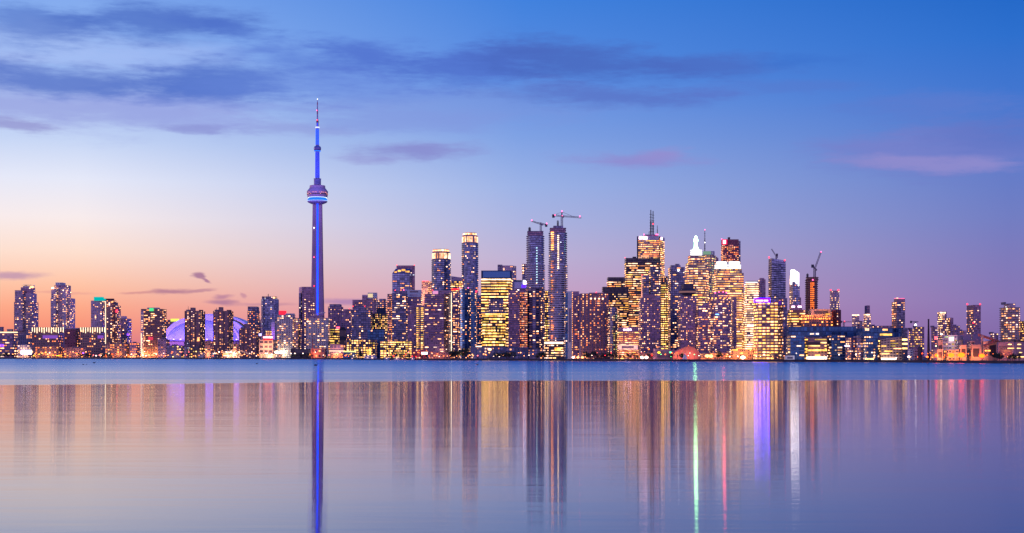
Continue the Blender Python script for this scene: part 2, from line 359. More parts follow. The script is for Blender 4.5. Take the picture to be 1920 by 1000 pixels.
WCAP = 100
class Build:
    """one building: an Empty at its base, blocks of wall, storeys, lit windows, roof pieces"""
    count = 0
    def __init__(s, name, label, layer, px, cat='building', group=None, Y=None):
        s.Y = Y if Y else shore(px) + 30 + layer * 110
        s.px = px
        s.ox = wx(px, s.Y); s.root = empty(name, (s.ox, s.Y, GZ), label, cat, group)
        s.wins = []; s.rs = random.Random(hash(label) % 99991 if False else sum(ord(c) * (i + 3) for i, c in enumerate(label)))
        Build.count += 1
    def X(s, px, dy=0): return wx(px, s.Y + dy) - s.ox
    def Z(s, py, dy=0): return wz(py, s.Y + dy) - GZ
    def mpp(s): return s.Y / F
    def foot(s, x0, x1, xs, sd, dd, oy):
        Yo = s.Y + oy
        P = lambda px, d: (wx(px, Yo + d) - s.ox, oy + d)
        if xs is not None:
            if sd == 'L': A, B_, C = P(x0, dd), P(xs, 0), P(x1, 0)
            else: A, B_, C = P(x0, 0), P(xs, 0), P(x1, dd)
        else:
            if (x0 + x1) / 2 < CX:      # the side towards the middle shows
                C = P(x1, dd); B_ = (C[0], oy); A = P(x0, 0)
                if B_[0] - A[0] < .35 * (C[0] - A[0]):
                    dd2 = dd * .3; C = P(x1, dd2); B_ = (C[0], oy)
            else:
                A = P(x0, dd); B_ = (A[0], oy); C = P(x1, 0)
                if C[0] - B_[0] < .35 * abs(x1 - x0) * s.mpp():
                    dd2 = dd * .3; A = P(x0, dd2); B_ = (A[0], oy)
        Dp = (A[0] + C[0] - B_[0], A[1] + C[1] - B_[1])
        return [A, B_, C, Dp], 2
    def block(s, x0, x1, yt, yb=None, part='body', w='grey', st='condo', rp=3.4, cp=4.2, p=.2, xs=None, sd='R', dd=26, oy=0,
              slab=0, slabc='concrete', pier=0, pierc='concrete', ww=.62, wh=.46, run=1, round_=False, yt2=None, win=True, skip=0, rowvar=.5, sidep=None,
              sharp=None, cols=None):
        rs = s.rs
        if round_:
            Yo = s.Y + oy; n = 16
            rx = (x1 - x0) / 2 * Yo / F; cxp = wx((x0 + x1) / 2, Yo + dd / 2) - s.ox
            ry = dd / 2
            poly = [(cxp + rx * math.cos(math.pi + 2 * math.pi * i / n), oy + ry + ry * math.sin(math.pi + 2 * math.pi * i / n)) for i in range(n)]
            nvis = n // 2
        else:
            poly, nvis = s.foot(x0, x1, xs, sd, dd, oy)
        z0 = 0 if yb is None else s.Z(yb, oy); z1 = s.Z(yt, oy)
        z1r = s.Z(yt2, oy) if yt2 is not None else z1
        m = s.mpp()
        n = len(poly); xs_ = [q[0] for q in poly]; xa, xb = min(xs_), max(xs_)
        top = lambda q: z1 + (z1r - z1) * (q[0] - xa) / (xb - xa)
        verts = [(q[0], q[1], z0) for q in poly] + [(q[0], q[1], top(q)) for q in poly]
        faces, uvs, fm = [], [], []
        nr = max(1, round((z1 - z0) / m / rp))
        seg = []
        for i in range(n):
            j = (i + 1) % n
            ln = math.hypot(poly[j][0] - poly[i][0], poly[j][1] - poly[i][1])
            # bays by real width so that a receding side has as wide bays as the front
            nc = max(1, round(ln / m / cp)) if cols is None or i >= nvis else cols
            seg.append((i, j, ln, nc))
            faces.append((i, j, n + j, n + i)); off = i * 37
            uvs.append([(off, 0), (off + nc, 0), (off + nc, nr), (off, nr)]); fm.append(0)
        faces.append(tuple(range(n, 2 * n))); uvs.append([(.01, .01)] * n); fm.append(0)
        mats = [facade(w)]
        vb = MB(); vb.v = verts; vb.f = faces; vb.m = fm
        rh = (z1 - z0) / nr
        cxm = sum(q[0] for q in poly) / n; cym = sum(q[1] for q in poly) / n
        def grown(g):
            out = []
            for (x, y) in poly:
                dx, dy = x - cxm, y - cym; L = math.hypot(dx, dy)
                out.append((x + dx / L * g, y + dy / L * g))
            return out
        if slab:
            mats.append(plain('slab_' + slabc, SLABC[slabc], .7))
            gp = grown(slab)
            for r in range(1, nr + 1):
                if yt2 is not None and r > nr * .94: break
                z = z0 + r * rh
                vb.ring(gp, z - rh * .16, z + rh * .16 - (.05 if r == nr else 0), 1)
        if pier:
            mi = len(mats); mats.append(plain('slab_' + pierc, SLABC[pierc], .7))
            for (i, j, ln, nc) in seg[:nvis]:
                a, b = Vector(poly[i]), Vector(poly[j]); k = max(1, round(ln / m / pier)); d = (b - a) / ln; nn = Vector((d.y, -d.x))
                for q in range(k + 1):
                    c = a + (b - a) * q / k; h = .09 * pier * m
                    pts = [c - d * h, c + d * h, c + d * h + nn * .6, c - d * h + nn * .6]
                    vb.ring([(t.x, t.y) for t in pts], z0, min(z1, z1r) - .3, mi)
        while len(uvs) < len(vb.f): uvs.append([(.01, .01)] * len(vb.f[len(uvs)]))
        # parapet and roof plant
        o = mesh_obj(part, vb.v, vb.f, None, s.root, uvs=uvs, mats=mats, fm=vb.m)
        if win and st:
            pal = PALSET[st]
            for si, (i, j, ln, nc) in enumerate(seg[:nvis]):
                a, b = Vector(poly[i]), Vector(poly[j]); d = (b - a) / ln; nn = Vector((d.y, -d.x)); cw = ln / nc
                pp = p if (sidep is None or ln > .5 * max(q[2] for q in seg)) else sidep
                ang = math.atan2(d.y, d.x)
                wq, hq = ww * .86, wh * .8
                colf = [rs.choice((.25, .6, 1, 1, 1.3, 1.8)) if p < .5 else 1 for _ in range(nc)]
                for r in range(nr - skip):
                    rowp = min(1, pp * rs.uniform(1 - rowvar, 1 + rowvar))
                    c = 0
                    while c < nc:
                        if rs.random() < rowp * colf[c]:
                            k = min(nc - c, rs.randint(1, run)) if run > 1 else 1
                            mid = a + d * (c + k / 2) * cw + nn * (.14 + (slab * .35))
                            zz = z0 + (r + .5) * rh
                            if zz + rh * hq / 2 > top((mid.x, mid.y)): c += 1; continue
                            s.wins.append((mid.x, mid.y, zz, (k - 1 + wq) * cw, rh * hq, ang, rs.choice(pal)))
                            c += k
                        else: c += 1
        return poly, z0, z1
    def panel(s, x0, x1, y0, y1, mat, part='sign', oy=-.6, depth=.6):
        """thin lit or plain panel standing proud of the front, between two heights"""
        b = MB(); b.box((s.X(x0, oy), oy - depth, s.Z(y1, oy)), (s.X(x1, oy), oy, s.Z(y0, oy)))
        return b.build(part, mat, s.root)
    def beacon(s, px, py, r=.9, col='red', oy=-.5):
        r *= .62
        b = MB(); x, z = s.X(px, oy), s.Z(py, oy)
        b.box((x - .15, oy - .15, z - 2.4), (x + .15, oy + .15, z - r), 1)
        b.lathe([(r * .5, z - r), (r, z - r * .3), (r, z + r * .3), (r * .4, z + r)], 8, 0, x, oy)
        o = b.build('beacon_light', [BEACON[col], plain('steel_dark', (.05, .05, .06), .5, .6)], s.root)
        if col != 'red': pass
        return o
    def mast(s, px, y0, y1, w=.8, oy=6, part='antenna', mat=None):
        b = MB(); x = s.X(px, oy); za, zb = s.Z(y1, oy), s.Z(y0, oy); h = zb - za
        b.bar((x, oy, za), (x, oy, za + h * .55), w); b.bar((x, oy, za + h * .55), (x, oy, zb), w * .6)
        for q in range(1, 8):
            z = za + h * q / 8.5; b.bar((x - w, oy, z), (x + w, oy, z), w * .3)
        return b.build(part, mat or plain('steel_dark', (.05, .05, .06), .5, .6), s.root)
    def unit(s, x0, x1, yt, yb, oy=5, dd=8, w='grey', part='roof_unit'):
        b = MB(); a = (s.X(x0, oy), oy, s.Z(yb, oy) - 1); c = (s.X(x1, oy), oy + dd, s.Z(yt, oy))
        b.box(a, c); h = (c[2] - a[2])
        b.box((a[0] - .3, oy - .3, c[2] + .003), (c[0] + .3, oy + dd + .3, c[2] + max(.3, .08 * h)))
        return b.build(part, plain('roof_' + w, SLABC.get(w, (.15, .13, .17)), .8), s.root)
    def lamp(s, px, py, col, e, oy=-8, r=.5, part='flood_light'):
        ld = D.lights.new(part, 'POINT'); ld.energy = e * .6; ld.color = col; ld.shadow_soft_size = r
        o = D.objects.new(part, ld); o.location = (s.X(px, oy), oy, s.Z(py, oy)); o.parent = s.root; COL.objects.link(o)
        return o
    def done(s):
        s.wins.sort(key=lambda t: -t[3] * t[4])
        for i, (x, y, z, w, h, a, k) in enumerate(s.wins[:WCAP]):
            o = D.objects.new('lit_window', win_mesh(k)); o.location = (x, y, z); o.rotation_euler = (0, 0, a); o.scale = (w, 1, h)
            o.parent = s.root; COL.objects.link(o)
        rest = s.wins[WCAP:]
        if rest:
            ks = sorted({t[6] for t in rest}); b = MB()
            for (x, y, z, w, h, a, k) in rest:
                ca, sa = math.cos(a), math.sin(a); u = (ca * w / 2, sa * w / 2); n = (sa * .12, -ca * .12)
                pts = [(x + sx * u[0] + sy * n[0], y + sx * u[1] + sy * n[1], z + sz * h / 2) for sz in (-1, 1) for sy in (-1, 1) for sx in (-1, 1)]
                kk = len(b.v); b.v += pts; mi = ks.index(k)
                for f in ((0, 1, 3, 2), (4, 6, 7, 5), (0, 4, 5, 1), (2, 3, 7, 6), (0, 2, 6, 4), (1, 5, 7, 3)):
                    b.f.append(tuple(kk + i for i in f)); b.m.append(mi)
            tag(b.build('lit_windows', [pmat(k) for k in ks], s.root), kind='stuff')
SLABC = {'concrete': (.34, .28, .31), 'white': (.62, .58, .62), 'grey': (.2, .17, .22), 'dark': (.03, .025, .04), 'brown': (.17, .085, .075),
         'blue': (.07, .1, .2), 'stone': (.30, .20, .17), 'navy': (.03, .04, .08), 'maroon': (.1, .02, .03), 'violet': (.16, .12, .22), 'teal': (.03, .08, .12)}
BEACON = {'red': emis('beacon_red', (1, .03, .06), 5), 'white': emis('beacon_white', (1, .92, 1), 9), 'pink': emis('beacon_pink', (1, .10, .3), 5)}
WATER_CALM = .046
# ------------------------------------------------------------------ lake, land
wm_, t = nodes_mat('lake_water'); A = t.nodes.new; K = t.links.new
def mth(op, a, b=None, c=None, clamp=False):
    n = A('ShaderNodeMath'); n.operation = op; n.use_clamp = clamp
    for i, v in enumerate((a, b, c)):
        if v is None: continue
        if isinstance(v, (int, float)): n.inputs[i].default_value = v
        else: K(v, n.inputs[i])
    return n.outputs[0]
def mr(v, a, b, c, d, smooth=False):
    n = A('ShaderNodeMapRange'); n.clamp = True
    if smooth: n.interpolation_type = 'SMOOTHSTEP'
    K(v, n.inputs[0])
    for i, x in zip((1, 2, 3, 4), (a, b, c, d)): n.inputs[i].default_value = x
    return n.outputs[0]
geo = A('ShaderNodeNewGeometry'); sp = A('ShaderNodeSeparateXYZ'); K(geo.outputs['Position'], sp.inputs[0])
def tnoise(scale, vec_scale, detail=3, rough=.55):
    mp = A('ShaderNodeMapping'); mp.inputs['Scale'].default_value = vec_scale; K(geo.outputs['Position'], mp.inputs[0])
    n = A('ShaderNodeTexNoise'); n.inputs['Scale'].default_value = scale; n.inputs['Detail'].default_value = detail; n.inputs['Roughness'].default_value = rough
    K(mp.outputs[0], n.inputs[0]); return n.outputs['Fac']
# edge between the sheltered calm water and the wind-ruffled harbour, in metres from the beach
edge = mr(sp.outputs[0], -95, -30, 236, 274)
edge2 = mr(sp.outputs[0], -30, 110, 0, 22)
wob = mth('MULTIPLY', mth('SUBTRACT', tnoise(.02, (1, .3, 1), 2), .5), 26)
dist = mth('SUBTRACT', sp.outputs[1], mth('ADD', mth('ADD', edge, edge2), wob))
ruff = mr(dist, -3, 6, 0, 1, True)
far = mr(dist, 10, 700, 0, 1)
bands = tnoise(1, (.0016, .02, 1), 4, .6)
rough_far = mth('ADD', mth('ADD', mth("MULTIPLY", far, .075), .105), mth('MULTIPLY', mth("SUBTRACT", bands, .5), .12))
calmband = tnoise(1, (.02, .11, 1), 4, .6)
rough_calm = mth('ADD', WATER_CALM, mth('MULTIPLY', mth("SUBTRACT", calmband, .5), .03))
mixr = A('ShaderNodeMix'); K(ruff, mixr.inputs[0]); K(rough_calm, mixr.inputs[2]); K(rough_far, mixr.inputs[3])
gl = A('ShaderNodeBsdfGlossy'); gl.distribution = 'BECKMANN'; K(mixr.outputs[0], gl.inputs['Roughness']); gl.inputs['Anisotropy'].default_value = .85
tv = A('ShaderNodeCombineXYZ'); tv.inputs[0].default_value = 1; K(tv.outputs[0], gl.inputs['Tangent'])  # ripple crests lie along the shore
pass; gl.inputs['Color'].default_value = (.97, .97, 1, 1)
# small swell seen as fine level ripples on the calm water
hn = mth('ADD', mth('MULTIPLY', tnoise(1, (.10, .55, 1), 3, .6), .5), mth('MULTIPLY', tnoise(1, (.03, .16, 1), 3, .5), 1.0))
bp = A('ShaderNodeBump'); bp.inputs['Strength'].default_value = 1; bp.inputs["Distance"].default_value = .018; K(hn, bp.inputs['Height'])
K(bp.outputs[0], gl.inputs['Normal'])
df = A('ShaderNodeBsdfDiffuse'); df.inputs['Color'].default_value = (.012, .03, .09, 1)
fr = A('ShaderNodeFresnel'); fr.inputs['IOR'].default_value = 1.33
frs = mth('ADD', mth('MULTIPLY', fr.outputs[0], .95), .04, clamp=True)
# ruffled water turns its facets to the eye and mirrors less of the glow
frs = mth('MULTIPLY', frs, mth('SUBTRACT', 1, mth('MULTIPLY', ruff, .18)))
mx = A('ShaderNodeMixShader'); K(frs, mx.inputs[0]); K(df.outputs[0], mx.inputs[1]); K(gl.outputs[0], mx.inputs[2])
o_ = A('ShaderNodeOutputMaterial'); K(mx.outputs[0], o_.inputs[0])
water = mesh_obj('water', [(-3800, -700, 0), (3800, -700, 0), (3800, 6200, 0), (-3800, 6200, 0)], [(0, 1, 2, 3)], wm_)
tag(water, kind='structure')

gp_ = [(wx(px, Y), Y) for px, Y in SHORE]
gp_ = [(-3700, gp_[0][1] + 500)] + gp_ + [(3700, gp_[-1][1] + 600)]
back = [(3700, 6100), (-3700, 6100)]
poly = gp_ + back; n = len(poly)
gv = [(x, y, GZ) for x, y in poly]
tag(mesh_obj('ground', gv, [tuple(range(n))], plain('ground_paving', (.07, .055, .06), .9, 0, .4, .02)), kind='structure')
b = MB()
for (xa, ya), (xb, yb) in zip(gp_, gp_[1:]):
    b.quad([(xa, ya, -.5), (xb, yb, -.5), (xb, yb, GZ + .35), (xa, ya, GZ + .35)])
    b.quad([(xa, ya, GZ + .35), (xb, yb, GZ + .35), (xb, yb + 1.2, GZ + .35), (xa, ya + 1.2, GZ + .35)])
    b.quad([(xa, ya + 1.2, GZ + .35), (xb, yb + 1.2, GZ + .35), (xb, yb + 1.2, GZ - .3), (xa, ya + 1.2, GZ - .3)])
tag(b.build('seawall', plain('seawall_concrete', (.045, .035, .045), .9)), kind='structure')
# ------------------------------------------------------------------ the broadcast tower
def broadcast_tower():
    Y = 3046.0; px = 595.2; X0 = wx(px, Y)
    root = empty('observation_tower', (X0, Y, GZ), 'very tall slender concrete observation tower with a blue lit pod and antenna', 'tower')
    z = lambda py: wz(py, Y) - GZ
    k = Y / F
    conc = plain('tower_concrete', (.36, .22, .27), .8, 0, .12, .03)
    # three legged shaft: star section tapering upwards
    b = MB(); secs = []
    prof = [(690, 15.5), (640, 13.0), (600, 11.9), (550, 10.8), (500, 9.9), (450, 9.2), (400, 8.5), (382, 8.3)]
    rot = math.radians(9)
    for py, hw in prof:
        R = hw * k / math.cos(math.radians(30)); r = R * .42; tk = R * .16; pts = []
        for q in range(3):
            a = math.radians(210 + 120 * q) + rot; u = Vector((math.cos(a), math.sin(a))); v = Vector((-u.y, u.x))
            pts += [u * R - v * tk, u * R + v * tk]
            c = a + math.radians(60); w_ = Vector((math.cos(c), math.sin(c))); vv = Vector((-w_.y, w_.x))
            pts += [w_ * r - vv * r * .45, w_ * r + vv * r * .45]
        secs.append((pts, z(py)))
    n = len(secs[0][0])
    for pts, zz in secs: b.v += [(p.x, p.y, zz) for p in pts]
    for s_ in range(len(secs) - 1):
        for i in range(n):
            j = (i + 1) % n; b.f.append((s_ * n + i, s_ * n + j, (s_ + 1) * n + j, (s_ + 1) * n + i)); b.m.append(0)
    b.build('shaft', conc, root)
    # lit glass lift shaft in the hollow that faces the lake
    e_strip = emis('lift_shaft_blue', (.008, .05, 1), 3.2)
    b = MB()
    a = math.radians(270) + rot; w_ = Vector((math.cos(a), math.sin(a))); v = Vector((-w_.y, w_.x))
    pr2 = [(650, 12.0)] + [p for p in prof if 382 <= p[0] <= 600][0:]
    prev = None
    for py, hw in [(650, 13.3)] + prof[2:]:
        r = hw * k / math.cos(math.radians(30)) * .42; c0 = w_ * (r + .1); c1 = w_ * (r + 1.4); hw2 = 1.6
        cur = [(c0 - v * hw2), (c1 - v * hw2), (c1 + v * hw2), (c0 + v * hw2)]
        base = len(b.v); b.v += [(p.x, p.y, z(py)) for p in cur]
        if prev is not None:
            for i in range(4):
                j = (i + 1) % 4; b.f.append((prev + i, prev + j, base + j, base + i)); b.m.append(0)
        prev = base
    b.build('lift_shaft_light', e_strip, root)
    R_ = lambda pts: [(hw * k, z(py)) for py, hw in pts]
    pod_m = plain('pod_cladding', (.36, .22, .32), .45, .1, .15, .2)
    b = MB(); b.lathe(R_([(371.5, 15.5), (370.5, 18.6), (361, 19.6), (359.5, 19.8), (358, 18.5), (355.8, 17), (353.5, 15), (352.5, 14.6), (348.5, 14.4), (348, 6)]), 48)
    pod = b.build('pod', pod_m, root)
    b = MB(); b.lathe(R_([(365.6, 19.35), (365.5, 19.9), (364.2, 19.95), (364.1, 19.5)]), 48); b.build('window_band', plain('pod_glass', (.03, .03, .06), .15, .5), pod)
    rs = random.Random(5)
    for q in range(30, 60):
        if rs.random() < .6:
            b = MB(); a = 2 * math.pi * q / 60; r = 20.0 * k; zz = z(rs.choice([362.2, 364.8, 364.8])); b.bar((r * math.cos(a - .035), r * math.sin(a - .035), zz), (r * math.cos(a + .035), r * math.sin(a + .035), zz), .9)
            b.build('window_glow', pmat('p1'), pod)
    b = MB(); b.lathe(R_([(371.3, 16.2), (371.2, 17.6), (369.4, 17.9), (369.3, 16.5)]), 48); b.build('white_light_ring', emis('pod_white_ring', (.6, .78, 1), 2.2), pod)
    b = MB(); b.lathe(R_([(377.2, 17.5), (377, 18.7), (374.5, 18.4), (371.8, 16.4), (371.5, 12)]), 48); b.build('blue_light_ring', emis('pod_blue_ring', (.008, .10, 1), 2.3), pod)
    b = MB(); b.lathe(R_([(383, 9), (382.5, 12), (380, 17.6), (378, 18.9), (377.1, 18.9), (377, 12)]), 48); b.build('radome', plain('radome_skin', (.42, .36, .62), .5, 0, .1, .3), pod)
    for q in range(48):
        b = MB(); a = 2 * math.pi * q / 48; b.box((18.95 * k * math.cos(a) - .5, 18.95 * k * math.sin(a) - .5, z(377.9)), (18.95 * k * math.cos(a) + .5, 18.95 * k * math.sin(a) + .5, z(376.6)))
        b.build('light_dot', emis('pod_dots', (.5, .7, 1), 1.2), pod)
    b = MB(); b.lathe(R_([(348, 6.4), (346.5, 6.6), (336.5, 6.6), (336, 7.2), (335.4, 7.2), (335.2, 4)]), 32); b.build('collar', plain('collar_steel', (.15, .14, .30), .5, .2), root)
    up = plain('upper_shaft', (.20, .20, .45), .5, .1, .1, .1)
    b = MB(); b.lathe(R_([(336, 4.2), (284, 3.9)]), 24); b.build('upper_shaft', up, root)
    b = MB(); b.lathe(R_([(284.5, 4), (283, 5.6), (281, 6.6), (277.5, 6.8), (275, 5.6), (274, 3.6)]), 32); b.build('upper_pod', plain('upper_pod_skin', (.12, .12, .35), .35, .3), root)
    b = MB(); b.lathe(R_([(274, 3.3), (240, 3.1), (239.4, 3.6), (238, 3.6), (237.8, 2.2)]), 24); b.build('mast', up, root)
    for y0, y1, hw, name in ((334, 286, 4.25, 'blue_light_strip'), (272, 242, 3.5, 'blue_light_strip')):
        for q in range(4):
            b = MB(); a = math.radians(270 + (-57, -19, 19, 57)[q]); r = hw * k
            b.bar((r * math.cos(a), r * math.sin(a), z(y0)), (r * .95 * math.cos(a), r * .95 * math.sin(a), z(y1)), .9)
            b.build(name, emis('strip_blue_a', (.01, .05, 1), 1.6) if y0 > 300 else emis('strip_blue_b', (.02, .12, 1), 1.7), root)
    b = MB(); b.lathe(R_([(284.4, 5.2), (284.2, 6.2), (282.9, 6.3)]), 24); b.build('blue_light_ring', emis('ring_blue_c', (.03, .18, 1), 1.4), root)
    b = MB(); b.lathe(R_([(240.6, 3.3), (240.5, 3.8), (238.2, 3.8), (238.1, 3.3)]), 20); b.build('white_light_ring', emis('mast_white', (.6, .65, 1), 1.6), root)
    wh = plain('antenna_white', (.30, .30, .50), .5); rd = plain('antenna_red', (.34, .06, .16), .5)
    segs = [(238, 230, 2.3, wh), (230, 226.5, 2.4, rd), (226.5, 214, 1.35, wh), (214, 207, 1.25, rd), (207, 197, 1.05, wh), (197, 192, .95, rd), (192, 186.6, .7, wh)]
    for y0, y1, hw, m in segs:
        b = MB(); b.lathe(R_([(y0, hw), (y1, hw * .92)]), 12); b.build('antenna_section', m, root)
    b = MB(); b.bar((0, -2.5 * k, z(237)), (0, -2.4 * k, z(231)), 1.2); b.build('blue_light_strip', emis('strip_blue_a', (.01, .05, 1), 1.6), root)
    for py, c, r, dx in ((225.6, 'red', 1.1, 0), (207.5, 'pink', 1.0, -1), (186.4, 'white', .7, 0), (193, 'red', .5, 0)):
        b = MB(); b.lathe([(r * .4, z(py) - r), (r, z(py)), (r * .4, z(py) + r)], 10, 0, dx, -2.6 * k if py > 200 else 0); b.build('beacon_light', BEACON[c], root)
    for py, c in ((428, 'white'), (483, 'pink'), (537, 'red')):
        b = MB(); r = .95; b.lathe([(r * .4, z(py) - r), (r, z(py)), (r * .4, z(py) + r)], 8, 0, -5.2 * k, -8.0 * k); b.build('beacon_light', BEACON[c], root)
    for (py, e, col) in ((318, 9000, (.05, .16, 1)), (258, 9000, (.06, .18, 1)), (362, 110000, (.2, .2, 1))):
        for sx in (-1, 1):
            ld = D.lights.new('flood_light', 'POINT'); ld.energy = e; ld.color = col; ld.shadow_soft_size = 1
            o = D.objects.new('flood_light', ld); o.location = (sx * 14 * k, (-70 if py == 362 else -16) * k, z(py)); o.parent = root; COL.objects.link(o)
broadcast_tower()

# ------------------------------------------------------------------ the domed stadium
def stadium():
    px = 383; Y = 2900.0; k = Y / F; X0 = wx(px, Y)
    root = empty('domed_stadium', (X0, Y, GZ), 'large domed stadium lit violet, with stepped white roof shells', 'stadium')
    z = lambda py: wz(py, Y) - GZ
    roof = plain('stadium_roof', (.75, .66, .80), .55, 0, .06, .05)
    def shell(name, cxp, hw, ytop, ybase, y0, y1, thick, segs=40, flat=1.0):
        """arched roof shell running back from y0 to y1, its front edge closed by a fascia"""
        b = MB(); cx_ = (cxp - px) * k; zb = z(ybase); h = z(ytop) - zb; R = hw * k
        arc = [(cx_ + R * math.cos(math.pi * i / segs), zb + h * math.sin(math.pi * i / segs) ** .82) for i in range(segs + 1)]
        arc2 = [(cx_ + (R - thick) * math.cos(math.pi * i / segs), zb - .5 + (h - thick) * math.sin(math.pi * i / segs) ** .82) for i in range(segs + 1)]
        for (p, q), (p2, q2) in zip(zip(arc, arc[1:]), zip(arc2, arc2[1:])):
            b.quad([(p[0], y0, p[1]), (q[0], y0, q[1]), (q[0], y1, q[1]), (p[0], y1, p[1])])
            b.quad([(p[0], y0, p[1]), (p2[0], y0, p2[1]), (q2[0], y0, q2[1]), (q[0], y0, q[1])])
            b.quad([(p2[0], y0, p2[1]), (p2[0], y1, p2[1]), (q2[0], y1, q2[1]), (q2[0], y0, q2[1])])
        return b.build(name, roof, root)
    shell('roof_shell', 392, 80, 588, 640, 30, 95, 4)
    shell('roof_shell', 384, 78, 591, 640, 5, 60, 11)
    shell('roof_shell', 382, 68, 598.5, 640, -12, 30, 3)
    # quarter dome that closes the front
    b = MB(); cx_ = (382 - px) * k; zb = z(639.5); h = z(601) - zb; R = 66 * k; n1, n2 = 36, 12
    for j in range(n2 + 1):
        ph = math.pi / 2 * j / n2
        b.v += [(cx_ + R * math.cos(ph) * math.cos(math.pi + math.pi * i / n1), -12 + R * .62 * math.cos(ph) * math.sin(math.pi + math.pi * i / n1), zb + h * math.sin(ph)) for i in range(n1 + 1)]
    for j in range(n2):
        for i in range(n1):
            a = j * (n1 + 1) + i; b.f.append((a, a + 1, a + n1 + 2, a + n1 + 1)); b.m.append(0)
    b.build('front_dome', plain('stadium_front', (.36, .38, .60), .5, 0, .1, .05), root, smooth=True)
    # ribs on the front dome
    b = MB()
    for q in range(1, 12):
        a = math.pi + math.pi * q / 12; pr = None
        for j in range(n2 + 1):
            ph = math.pi / 2 * j / n2
            c = (cx_ + (R + .4) * math.cos(ph) * math.cos(a), -12 + (R + .4) * .62 * math.cos(ph) * math.sin(a), zb + (h + .4) * math.sin(ph))
            if pr: b.bar(pr, c, .7)
            pr = c
    b.build('roof_ribs', plain('stadium_rib', (.4, .36, .5), .6), root)
    # drum below the roof
    b = MB(); pts = []
    for i in range(40):
        a = 2 * math.pi * i / 40; pts.append(((R + 3) * math.cos(a), -12 + (R + 3) * .64 * math.sin(a)))
    b.ring(pts, 0, z(638.6)); b.build('drum_wall', plain('stadium_drum', (.42, .24, .22), .8, 0, .2, .05), root)
    b = MB(); pts = [(x * 1.03, -12 + (y + 12) * 1.03) for x, y in pts]; b.ring(pts, z(640.5), z(637.6)); b.build('gutter_walkway', plain('stadium_walk', (.2, .16, .26), .8), root)
    em = emis('dome_flood_fixture', (.45, .3, 1), 7)
    for i in range(13):
        a = math.pi + math.pi * (i + .5) / 13; x, y = (R + 4.8) * math.cos(a), -12 + (R + 4.8) * .64 * math.sin(a)
        b = MB(); b.box((x - 1.4, y - .5, z(637.5)), (x + 1.4, y + .5, z(636.4))); b.build('flood_fixture', em, root)
        if i % 2 == 0:
            ld = D.lights.new('flood_light', 'POINT'); ld.energy = 26000; ld.color = (.22, .11, 1); ld.shadow_soft_size = 1.5
            o = D.objects.new('flood_light', ld); o.location = ((R + 14) * math.cos(a), -12 + (R + 14) * .7 * math.sin(a), z(633)); o.parent = root; COL.objects.link(o)
    for sx, hh, e in ((-78, 622, 190000), (-50, 600, 190000), (0, 586, 220000), (52, 594, 200000), (78, 610, 190000)):
        ld = D.lights.new('flood_light', 'POINT'); ld.energy = e; ld.color = (.34, .17, 1); ld.shadow_soft_size = 2
        o = D.objects.new('flood_light', ld); o.location = (sx * k, -100, z(hh)); o.parent = root; COL.objects.link(o)
    b = MB(); b.box((-78 * k, -75, z(641.5)), (-70 * k, -74, z(638.5))); b.build('red_sign', emis('stadium_red_sign', (1, .03, .10), 3.5), root)
    b = MB(); b.box((52 * k, -76, z(640.5)), (54.5 * k, -75, z(638))); b.build('red_sign', emis('stadium_red_sign', (1, .03, .10), 3.5), root)
    b = MB(); b.lathe([(1, z(655)), (3.2, z(648)), (3.6, z(646)), (2, z(645))], 20, 0, 6 * k, -80); b.build('round_sign', emis('stadium_round_sign', (1, .8, .85), 5), root)
stadium()

# ------------------------------------------------------------------ left: condo towers by the west channel
B = Build
a = B('office_block', 'low office block with a long warm cornice light at the left end of the shore', 1, 8)
a.block(-30, 33, 625, w='violet', st='condo', rp=5, cp=5, p=.25, run=2); a.unit(13, 22, 618, 625, w='grey'); a.unit(-20, 4, 614, 625, w='violet')
a.panel(-30, 33, 622.6, 624.2, emis('cornice_gold', (1, .75, .38), 2.6), 'cornice_light'); a.panel(0, 7, 646, 650, pmat('v1'), 'purple_light'); a.done()
a = B('condo_tower', 'broad grey condo tower with stepped crown, leftmost tall tower of the skyline', 2, 50)
a.block(26.5, 72, 567, w='grey', st='condo', rp=3.3, cp=3.6, p=.2, slab=.4, slabc='grey', dd=34, oy=4)
a.block(28, 69, 550, yb=567, part='setback', w='grey', rp=3.3, cp=3.6, p=.2, oy=6, dd=30); a.block(39, 66, 539, yb=550, part='penthouse', w='violet', rp=3.3, cp=4, p=.15, oy=8, dd=24)
a.block(43, 65, 534, yb=539, part='crown', w='pale', st=None, rp=5, cp=5, oy=9, dd=20); a.block(28, 46, 545, yb=620, part='bay', w='grey', rp=3.3, cp=3.5, p=.25, oy=-3, dd=10, slab=.4)
a.panel(41, 63, 534.6, 536, pmat('w8'), 'crown_light', oy=8); a.panel(56, 64, 537, 540, pmat('w2'), 'crown_light', oy=7); a.done()
a = B('condo_tower', 'grey condo tower with flat raised crown, second tall tower from the left', 2, 118)
a.block(95, 141, 559, w='grey', rp=3.3, cp=3.5, p=.18, dd=34, oy=5); a.block(96, 133, 539, yb=559, part='setback', w='grey', rp=3.3, cp=3.5, p=.25, oy=6, dd=28)
a.block(102, 133, 535, yb=539, part='penthouse', w='violet', rp=4, cp=4, p=.2, oy=8, dd=22); a.block(104, 123, 530, yb=535, part='crown', w='pale', st=None, oy=9, dd=20)
a.block(96, 107, 541, yb=612, part='bay', w='concrete', rp=3.3, cp=3.4, p=.3, oy=-4, dd=8); a.block(117, 126, 543, yb=672, part='bay', w='concrete', rp=3.3, cp=3.4, p=.45, oy=-3, dd=8, sidep=.1)
a.panel(96.5, 101, 539, 542, pmat('w9'), 'crown_light', oy=-5); a.done()
